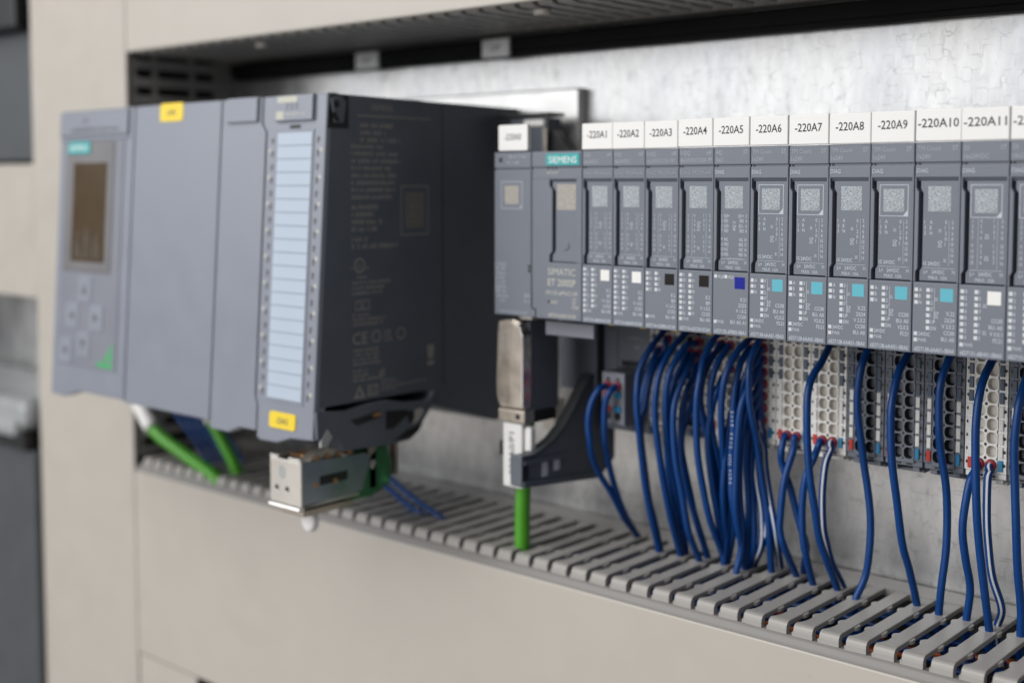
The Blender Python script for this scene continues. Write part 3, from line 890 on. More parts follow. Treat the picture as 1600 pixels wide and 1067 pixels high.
def printed(n, kind, order, col_sq, top, sub, extra):
    """three ink colours of one module, x measured from its left edge"""
    faint, ink = MB(), MB()
    f_in = kind in ('FDI', 'FDQ')
    faint.text(top[0], 0.9, 64.9, 1.5, E0)
    faint.text(top[1], 14.0, 64.9, 1.5, E0, align='r')
    faint.text(sub, 0.9, 62.3, 1.5, E0)
    (faint if f_in else ink).text('DIAG PROFIsafe' if f_in else 'DIAG', 0.7, 57.9, 1.35, E0, w=13.2 if f_in else None)
    # lower field
    lx = 0.75

    def led(x, z, s=''):
        ink.flat(rect(x, x + 1.15, z, z + 1.2), E0, mi=1)
        if s:
            ink.text(s, x + 1.5, z, 1.2, E0, sx=0.75)

    if kind == 'TM':
        for i, s in enumerate('ABN'):
            led(lx, 19.9 - 2.03 * i, s)
        for i, s in enumerate(('0', '1', '2', '0', '1', 'UP', 'DN')):
            led(4.7, 19.9 - 2.03 * i, s)
        ink.flat(rect(7.3, 7.42, 10.2, 21.2), E0); ink.flat(rect(6.9, 7.29, 15.0, 15.12), E0)
        ink.text('DI', 8.4, 17.2, 0.9, E0, rot=90); ink.text('DQ', 8.6, 11.6, 1.2, E0, rot=90)
        led(lx, 5.7, '24VDC'); led(lx, 3.7, 'PWR')
    elif kind == 'AQ':
        led(lx, 20.6, 'AQ0'); led(5.0, 20.6, 'AQ1'); led(lx, 4.2, 'PWR')
    elif kind == 'DI16':
        for i in range(8):
            led(lx, 20.2 - 2.06 * i, '02468024'[i]); led(5.2, 20.2 - 2.06 * i, '13579135'[i])
        ink.text('DI', 9.0, 16.0, 1.1, E0, rot=90); ink.text('DI', 9.0, 7.6, 1.1, E0, rot=90)
        led(lx, 3.4, 'PWR')
    else:
        rows = 8 if extra != 4 else 4
        for i in range(rows):
            led(lx, 20.5 - 2.03 * i, (('0', 'F0', '2', 'F2', '4', 'F4', '6', 'F6') if kind == 'FDQ' else ('0', 'F0', '1', 'F1', '2', 'F2', '3', 'F3'))[i])
            led(4.7, 20.5 - 2.03 * i, (('1', 'F1', '3', 'F3', '5', 'F5', '7', 'F7') if kind == 'FDQ' else ('4', 'F4', '5', 'F5', '6', 'F6', '7', 'F7'))[i])
        led(lx, 4.2, 'PWR')
    R = {'TM0': ('CC00', 'BU: A0', 'V2.0.2', 'FS:21'), 'TM1': ('X.22', '23|24', 'V 2.0.2', 'CC00', 'BU: A0'),
         'AQ0': ('X.21', '22|23', 'V 1.0.2', 'CC00', 'BU: A0, A1'), 'DI160': ('CC00', 'BU: A0', 'V 0.0.1', 'FS:21'),
         'F0': ('X.2', '8|9', 'V 1.0.2', 'CC02', 'BU: A0')}[('F' if kind[0] == 'F' else kind) + ('1' if extra == 1 else '0')]
    z = 4.4 + 2.05 * (len(R) - 1) + (0.9 if len(R) == 4 else 0)
    for s in R:
        ink.text(s, 14.0, z, 1.3, E0, align='r', sx=0.78)
        z -= 2.05
    ink.text(order, 1.0, 0.75, 1.35, E0, w=13.0)
    # inner panel
    framed = kind == 'DI16' or (kind == 'TM' and extra == 0)
    if framed:
        ink.frame(2.9, 12.7, 43.9, 54.2, 0.22, E1)
        ink.flat([(11.0, 44.13), (12.47, 45.9), (12.47, 44.13)], E1)
        ink.flat(rect(4.2, 11.3, 45.4, 52.8), E1, mi=2)
    else:
        ink.flat(rect(4.2, 11.6, 45.6, 53.6), E1, mi=2)
    if kind == 'TM':
        for i, s in enumerate('135'):
            ink.text(s, 3.1, 41.6 - 1.75 * i, 1.15, E1); ink.text('ABN'[i], 4.9, 41.6 - 1.75 * i, 1.15, E1)
        for i, s in enumerate('01201'):
            ink.text(s, 9.9, 41.6 - 1.75 * i, 1.15, E1)
        for i, s in enumerate(('2', '4', '6', '8', '10', '12', '14', '16')):
            ink.text(s, 12.3, 41.6 - 1.75 * i, 1.15, E1, align='c', sx=0.7)
        ink.flat(rect(11.2, 11.3, 28.4, 42.8), E1)
        ink.text('DI', 8.7, 39.0, 0.9, E1, rot=90); ink.text('DQ', 8.9, 34.2, 1.2, E1, rot=90); ink.text('M', 10.6, 29.6, 1.1, E1, rot=90)
        ink.text('15 24VDC', 3.0, 28.3, 1.25, E1, sx=0.75)
    elif kind == 'AQ':
        A = ('1  QI0+', '3  RES', '5  QI0-', '7  RES', '9  NC', '11 RES', '13 NC', '15 RES')
        B = ('QI1+  2', 'RES  4', 'QI1-  6', 'RES  8', 'NC 10', 'RES 12', 'NC 14', 'RES 16')
        for i in range(8):
            z = 42.4 - 1.78 * i - (1.3 if i > 3 else 0)
            ink.text(A[i], 2.9, z, 1.15, E1, sx=0.68); ink.text(B[i], 13.3, z, 1.15, E1, sx=0.68, align='r')
        ink.text('AQ U', 8.7, 37.6, 1.2, E1, rot=90); ink.flat(rect(5, 11.5, 27.7, 27.8), E1)
    else:
        for i in range(8):
            z = 42.4 - 1.75 * i - (0.8 if i > 3 else 0)
            ink.text(str(2 * i + 1), 3.7, z, 1.1, E1, align='c', sx=0.68); ink.text(str(2 * i + 2), 12.9, z, 1.1, E1, align='c', sx=0.68)
            ink.text('01234567'[(2 * i) % 8], 6.2, z, 1.1, E1, sx=0.7); ink.text('01234567'[(2 * i + 1) % 8], 10.2, z, 1.1, E1, sx=0.7)
        ink.flat(rect(5.4, 5.5, 28.0, 43.6), E1); ink.flat(rect(11.4, 11.5, 28.0, 43.6), E1)
        ink.text({'FDI': 'F-DI', 'FDQ': 'F-DQ', 'DI16': 'DI'}[kind], 8.8, 37.4, 1.25, E1, rot=90)
        ink.text({'FDI': 'VS', 'FDQ': 'M', 'DI16': 'DI'}[kind], 8.8, 30.6, 1.25, E1, rot=90)
    ink.flat(rect(3.0, 13.2, 27.45, 27.57), E1)
    ink.text('L+', 3.2, 25.7, 1.15, E1); ink.text('24VDC', 7.9, 25.7, 1.2, E1, align='c'); ink.text('M', 12.9, 25.7, 1.15, E1, align='c')
    ink.text('MAX. 10A', 7.9, 23.85, 1.2, E1, align='c')
    return faint, ink


MODS = [
    (1, 'FDI', 'white', '6ES7136-6BA00-0CA0', ('F-DI', 'HF'), '8x24VDC', 8),
    (2, 'FDI', 'white', '6ES7136-6BA00-0CA0', ('F-DI', 'HF'), '8x24VDC', 8),
    (3, 'FDQ', 'codedark', '6ES7136-6DB00-0CA0', ('F-DQ', 'HF'), '4x24VDC/2A PM', 4),
    (4, 'FDQ', 'codedark', '6ES7136-6DC00-0CA0', ('F-DQ', 'HF'), '8x24VDC/0.5A PP', 8),
    (5, 'AQ', 'codeblue', '6ES7135-6FB00-0BA1', ('AQ', 'ST'), '2xU', 0),
    (6, 'TM', 'cyan', '6ES7138-6AA01-0BA0', ('TM Count', 'ST'), '1x24V', 0),
    (7, 'TM', 'cyan', '6ES7138-6AA01-0BA0', ('TM Count', 'ST'), '1x24V', 0),
    (8, 'TM', 'cyan', '6ES7138-6AA01-0BA0', ('TM Count', 'ST'), '1x24V', 1),
    (9, 'TM', 'cyan', '6ES7138-6AA01-0BA0', ('TM Count', 'ST'), '1x24V', 0),
    (10, 'TM', 'cyan', '6ES7138-6AA01-0BA0', ('TM Count', 'ST'), '1x24V', 1),
    (11, 'DI16', 'white', '6ES7131-6BH01-0BA0', ('DI', 'ST'), '16x24VDC', 0),
    (12, 'DI16', 'white', '6ES7131-6BH01-0BA0', ('DI', 'ST'), '16x24VDC', 0),
]
DESC = {'white': 'white', 'codedark': 'black', 'codeblue': 'dark blue', 'cyan': 'turquoise'}
for n, kind, sq, order, top, sub, extra in MODS:
    x0 = 50 + 15 * (n - 1)
    m = thing('signal_module', 'narrow grey module with %s code square under the white tag -220A%d' % (DESC[sq], n), 'module', (x0, 22, 0), 'narrow modules side by side on the rail')
    L = (0, -22, 0)
    place('housing', HOUSING, m, L)
    ip = place('inner_panel', PANEL, m, L)
    lp = place('label_plate', LABELP, m, L)
    m.location.y += random.uniform(-0.12, 0.12) * MM
    m.location.z += random.uniform(-0.08, 0.08) * MM
    lp.location.z += random.uniform(-0.12, 0.12) * MM
    lp.rotation_euler = (0, random.uniform(-0.0025, 0.0025), 0)
    if n < 6:
        place('release_tab', TABP, m, L)
    faint, ink = printed(n, kind, order, sq, top, sub, extra)
    LOC = (0, 22, 0)
    stuff(faint.build('faint_print', 'ink_faint', m, LOC))
    stuff(ink.build('print', ['ink', 'led', 'patch'], m, LOC))
    MB().prism(rect(9.2, 13.4, 17.0, 21.2), 0.2, -0.05, PY).build('code_square', sq, m, LOC)
    MB().text('-220A%d' % n, 7.45, 72.2, 2.75, -0.635, align='c', sx=0.86, w=None if n < 10 else 13.2).build('lettering', 'black', lp)

# ------------------------------------------------------------------ bus adapter and interface module
ba = thing('bus_adapter', 'plain grey bus adapter under the white tag -220A0, first of the narrow row', 'bus adapter', (14, 22, 0))
LOC = (14, 22, 0)
b = MB()
b.prism([(3.9, 0.3), (26.0, 0.3), (26.0, 3.1), (24.3, 3.6), (23.9, 4.5), (23.9, 60.1), (3.9, 60.1)], 44, 0, PY, ch=0.35)
b.prism(rect(3.9, 23.9, 60.9, 67.4), 44, 0, PY, ch=0.35)
b.box(4.1, 23.7, 0.8, 44, 60, 61)
b.build('housing', 'face', ba, LOC)
MB().prism(circ(7.4, 64.3, 1.05, 16), 0.3, -0.03, PY).build('screw_hole', 'dark', ba, LOC)
MB().prism(circ(22.9, 20.9, 0.75, 12), 0.3, -0.03, PY).prism(circ(22.9, 19.2, 0.75, 12), 0.3, -0.03, PY).build('status_holes', 'dark', ba, LOC)
lp = MB().prism(rrect(6.6, 22.5, 68.0, 78.6, 0.8), 1.4, -0.6, PY, ch=0.3).build('label_plate', 'white', ba, LOC)
MB().text('-220A0', 14.5, 72.4, 2.6, -0.635, align='c').build('lettering', 'greyink', lp, LOC)
b = MB()
b.frame(7.6, 19.3, 44.2, 55.6, 0.5, E0); b.flat([(17.3, 44.71), (18.79, 46.4), (18.79, 44.71)], E0)
b.flat(rect(9.6, 17.2, 46.2, 53.8), E0, mi=1)
b.micro(12, 22, 65.0, 1.2, E0); b.micro(11, 17.5, 62.6, 1.2, E0)
for i in range(7):
    b.micro(4.6, 10.4, 20.8 - 1.9 * i, 1.4, E0)
b.micro(5.2, 11.5, 7.6, 1.1, E0); b.micro(7, 10, 5.8, 1.0, E0); b.micro(20.4, 23.2, 8.2, 1.6, E0); b.micro(20.4, 23.2, 6.0, 1.6, E0)
b.text('6ES7193-6AR00-0AA0', 7.0, 1.1, 1.25, E0, w=15)
stuff(b.build('print', ['ink_faint', 'patch_cream'], ba, LOC))

im = thing('interface_module', 'grey interface module with turquoise brand plate and round pictogram', 'interface module', (37, 30, 0))
LOC = (37, 30, 0)
b = MB()
b.box(26.3, 49.85, 4.0, 46, 0.2, 67.3)
b.prism(rect(24.25, 49.85, 61.2, 67.4), 46, 0.0, PY, ch=0.3)
b.box(24.4, 49.7, 0.75, 4.6, 60.1, 61.3)
b.prism([(24.25, 23.0), (33.5, 23.0), (33.5, 26.0), (34.9, 27.6), (34.9, 52.0), (33.5, 53.6), (33.5, 56.4), (24.25, 56.4)], 46, 0.1, PY, ch=0.2)
b.box(24.25, 49.85, 0.1, 46, 56.3, 60.3, 0.3)
b.box(47.0, 49.85, 0.1, 46, 23.1, 56.4, 0.2)
b.prism([(24.4, 4.0), (26.4, 3.6), (26.4, 0.2), (49.85, 0.2), (49.85, 23.1), (24.25, 23.1)], 46, 0.05, PY, ch=0.3)
b.prism([(4.6, 55.0), (4.6, 56.7), (0.35, 56.4), (1.5, 55.2)], 33.0, 47.2, PX)
b.build('housing', 'face', im, LOC)
pn = MB().prism([(34.3, 23.4), (34.3, 26.0), (36.0, 27.8), (36.0, 51.6), (34.3, 53.4), (34.3, 55.3), (46.9, 55.3), (46.9, 23.4)], 4.6, 1.0, PY, ch=0.2).build('inner_panel', 'face2', im, LOC)
b = MB(); b.prism(circ(41.2, 29.8, 1.9, 24), 1.4, 0.62, PY, ch=0.5); b.build('round_knob', 'face', pn, LOC)
b = MB(); b.flat(circ(41.2, 29.8, 0.9, 12, 1.1), 0.59); b.flat(rect(41.0, 41.4, 28.2, 31.4), 0.58); b.build('pictogram', 'face2', pn, LOC)
bp = MB().prism(rect(32.0, 48.9, 61.8, 66.5), 0.4, -0.35, PY, ch=0.12).build('brand_plate', 'teal', im, LOC)
MB().text('SIEMENS', 40.4, 62.75, 2.6, -0.385, align='c', w=14.2).build('brand_lettering', 'white', bp, LOC)
b = MB()
for x in (32.2, 34.4, 36.4):
    b.flat(circ(x, 60.7, 0.55, 10), 0.72)
b.flat(circ(33.2, 7.2, 0.6, 12), 0.02)
b.build('status_holes', 'dark', im, LOC)
b = MB()
b.text('SIMATIC', 32.7, 18.1, 2.7, 0.015, w=14.0); b.text('ET 200SP', 32.7, 13.8, 2.7, 0.015, w=14.2)
b.text('IM155-6PN/2 HF', 31.8, 10.1, 1.7, 0.015, w=16.2)
b.text('X.2', 45.2, 8.2, 1.2, 0.015); b.text('3|4', 45.2, 6.6, 1.2, 0.015); b.text('CC00', 45.0, 5.0, 1.2, 0.015); b.text('RESET', 34.4, 6.6, 1.15, 0.015)
b.text('6ES7155-6AU01-0CN0', 33.0, 1.2, 1.5, 0.015, w=14)
b.text('RN ER MT', 32.0, 58.4, 1.1, 0.065, w=6)
b.flat(rect(36.6, 46.2, 44.2, 54.4), E1, mi=1)
stuff(b.build('print', ['ink_cream', 'patch_cream'], im, LOC))
MB().box(24.8, 50.0, 8, 10, -7.6, -1.6, 0.5).build('lower_latch', 'silver2', im, LOC)
b = MB(); b.box(4.0, 24, 44.2, 72, -36, 66); b.box(24.2, 49.8, 47.5, 72, -52, 66, 0.4)
b.build('rear_body', 'face2', im, LOC)
b = MB(); b.box(27.5, 33, 46.9, 50, -38, -8, 0.4); b.build('rear_rib', 'face', im, LOC)
b = MB(); b.box(35.5, 49.6, 46.6, 50, -23.6, -21.4, 0.3); b.build('plug_slot', 'dark', im, LOC)
b = MB(); b.box(24.6, 25.6, 44.6, 50, -34, -5); b.build('rear_gap', 'dark', im, LOC)
b = MB(); b.micro(38, 46, -12, 1.4, 47.45); b.micro(42, 45, -16, 1.4, 47.45); stuff(b.build('rear_print', 'ink_faint', im, LOC))

pl = thing('power_plug', 'black power plug with two red ferrules, below the interface module', 'plug', (43, 40, -46))
LOC = (43, 40, -46)
MB().box(36.4, 48.4, 32, 52, -46.5, -24.2, 0.4).build('body', 'anthracite', pl, LOC)
fc = MB().box(36.6, 48.2, 31.4, 34, -46.2, -24.4, 0.3).build('face_plate', 'silver2', pl, LOC)
for x in (39.8, 44.8):
    MB().prism(circ(x, -27.2, 0.9, 12), 33, 31.36, PY).build('test_hole', 'dark', fc, LOC)
    MB().prism(circ(x, -42.6, 1.7, 14), 33, 31.35, PY).build('wire_hole', 'dark', fc, LOC)
for x, k in ((39.6, 'key_red'), (45.0, 'blue_key2')):
    for z in (-33.6, -39.6):
        MB().box(x - 1.7, x + 1.7, 30.6, 33, z - 1.2, z + 1.2, 0.2).build('release_key', 'key_red' if k == 'key_red' else 'key_blue', fc, LOC)

# ------------------------------------------------------------------ base units with their push-in terminals
BY = 47.0


def base_body():
    b = MB()
    b.box(0.15, 14.85, 50.0, 72, -47.2, 66)
    b.box(0.15, 3.35, BY + 0.3, 50.4, -46.2, 4, 0.15)
    b.box(11.65, 14.85, BY + 0.3, 50.4, -46.2, 4, 0.15)
    b.box(3.3, 11.7, BY, 50.4, -47.0, -45.9, 0.1)
    b.box(3.3, 11.7, BY, 50.4, -0.75, 4)
    b.box(0.4, 14.6, BY + 0.9, 70, -48.4, -46.4, 0.2)
    b.box(2.0, 4.6, BY + 2.2, 66, -50.4, -48.2, 0.2); b.box(10.4, 13.0, BY + 2.2, 66, -50.4, -48.2, 0.2)
    b.box(1.6, 13.4, BY + 6, 66, -51.4, -50.2, 0.2)
    for k in range(9):
        z = -43.5 + 4.75 * k
        for x in (0.55, 14.45):
            b.box(x - 0.28, x + 0.28, BY + 0.12, 50.2, z - 1.9, z + 1.9, 0.05)
    return b


def base_marks():
    b = MB()
    for k in range(8):
        b.flat(circ(7.5, -43.5 + 4.75 * (k + 0.5), 0.55, 10), BY - 0.02)
    for k in range(9):
        z = -43.5 + 4.75 * k
        b.flat(circ(0.98 + 0.2, z + 0.2, 0.62, 10), BY + 0.1); b.flat(circ(14.0, z + 0.2, 0.62, 10), BY + 0.1)
    for x in (5.4, 9.6):
        b.flat(rect(x - 1.2, x + 1.2, -48.0, -47.3), BY + 0.86)
    return b


def terminal_mesh(deep):
    """one push-in terminal: a square collar round a deep rounded hole; centre at 0, 0"""
    b = MB()
    hw, hh, n = 2.1, 2.375, 20
    def hole(a, sx, sz):
        c, s = math.cos(a), math.sin(a)
        e = 0.78
        return (sx * math.copysign(abs(c) ** e, c), sz * math.copysign(abs(s) ** e, s))
    A = [2 * math.pi * i / n for i in range(n)]
    rings = []
    sq = []
    for a in A:
        c, s = math.cos(a), math.sin(a)
        k = min(hw / abs(c) if abs(c) > 1e-6 else 1e9, hh / abs(s) if abs(s) > 1e-6 else 1e9)
        sq.append((c * k, s * k))
    rings.append([(x, BY, z) for x, z in sq])
    for r, y in ((1.0, BY), (0.93, BY + 0.15), (0.88, BY + 1.0), (0.84, BY + deep)):
        rings.append([(hole(a, 1.84 * r, 2.12 * r)[0], y, hole(a, 1.84 * r, 2.12 * r)[1]) for a in A])
    base = 0
    for r in rings:
        b.v += r
    for k in range(len(rings) - 1):
        for i in range(n):
            j = (i + 1) % n
            b.face((k * n + i, k * n + j, (k + 1) * n + j, (k + 1) * n + i), 0 if k == 0 else 1, k > 1)
    b.face(tuple((len(rings) - 1) * n + i for i in range(n)), 1)
    return b


B_BODY = {c: keep_mesh(base_body(), 'housing', [c]) for c in ('white_base', 'dark_base')}
B_MARK = keep_mesh(base_marks(), 'test_holes', ['dark'])
TERM = {'white_base': keep_mesh(terminal_mesh(2.0), 'terminal', ['white_base', 'cup_white_shaded']), 'dark_base': keep_mesh(terminal_mesh(3.4), 'terminal', ['dark_base', 'cup_dark_shaded'])}
KEY = {c: keep_mesh(MB().box(-0.78, 0.78, BY - 0.35, BY + 1, -1.95, 1.95, 0.2), 'release_key', [c]) for c in ('key_white', 'key_grey', 'key_red', 'key_blue')}
DARKB = {2, 7, 8, 9, 11}
for n in range(1, 13):
    x0 = 50 + 15 * (n - 1)
    c = 'dark_base' if n in DARKB else 'white_base'
    lab = '%s terminal block with push-in holes below the module tagged -220A%d' % ('dark grey' if n in DARKB else 'white', n)
    t = thing('terminal_block', lab, 'terminal block', (x0, 60, -47), 'terminal blocks under the narrow modules')
    L = (0, -60, 47)
    place('housing', B_BODY[c], t, L)
    place('test_holes', B_MARK, t, L)
    for k in range(9):
        z = -43.5 + 4.75 * k
        for x in (5.4, 9.6):
            place('terminal', TERM[c], t, (x, -60, z + 47))
        for x in (2.15, 12.85):
            kc = ('key_red' if x < 5 else 'key_blue') if k == 0 else ('key_white' if k < 5 else 'key_grey')
            place('release_key', KEY[kc], t, (x, -60, z + 47))

# ================================================================== CABLES
ferr = {}


def wire(pts, label, group, stripe=0, r=1.4, material='wire', ferrule=True, name='wire', sub=6):
    if ferrule:
        pts = [pts[0], (pts[0][0], pts[0][1] - 2.2, pts[0][2] - 0.3)] + list(pts[1:])
    P = spline(pts, sub)
    b = MB().tube(P, r, 12, 0, None, (8,) if stripe else None, 1)
    o = b.build(name, [material, 'stripe'], loc=pts[0])
    tag(o, label, 'wire', group)
    if ferrule:
        p = Vector(pts[0])
        f = MB().prism(circ(p.x, p.z, 1.95, 18), p.y + 0.8, p.y - 1.5, PY, ch=0.35)
        f.build('ferrule', 'red', o, pts[0])
    return o


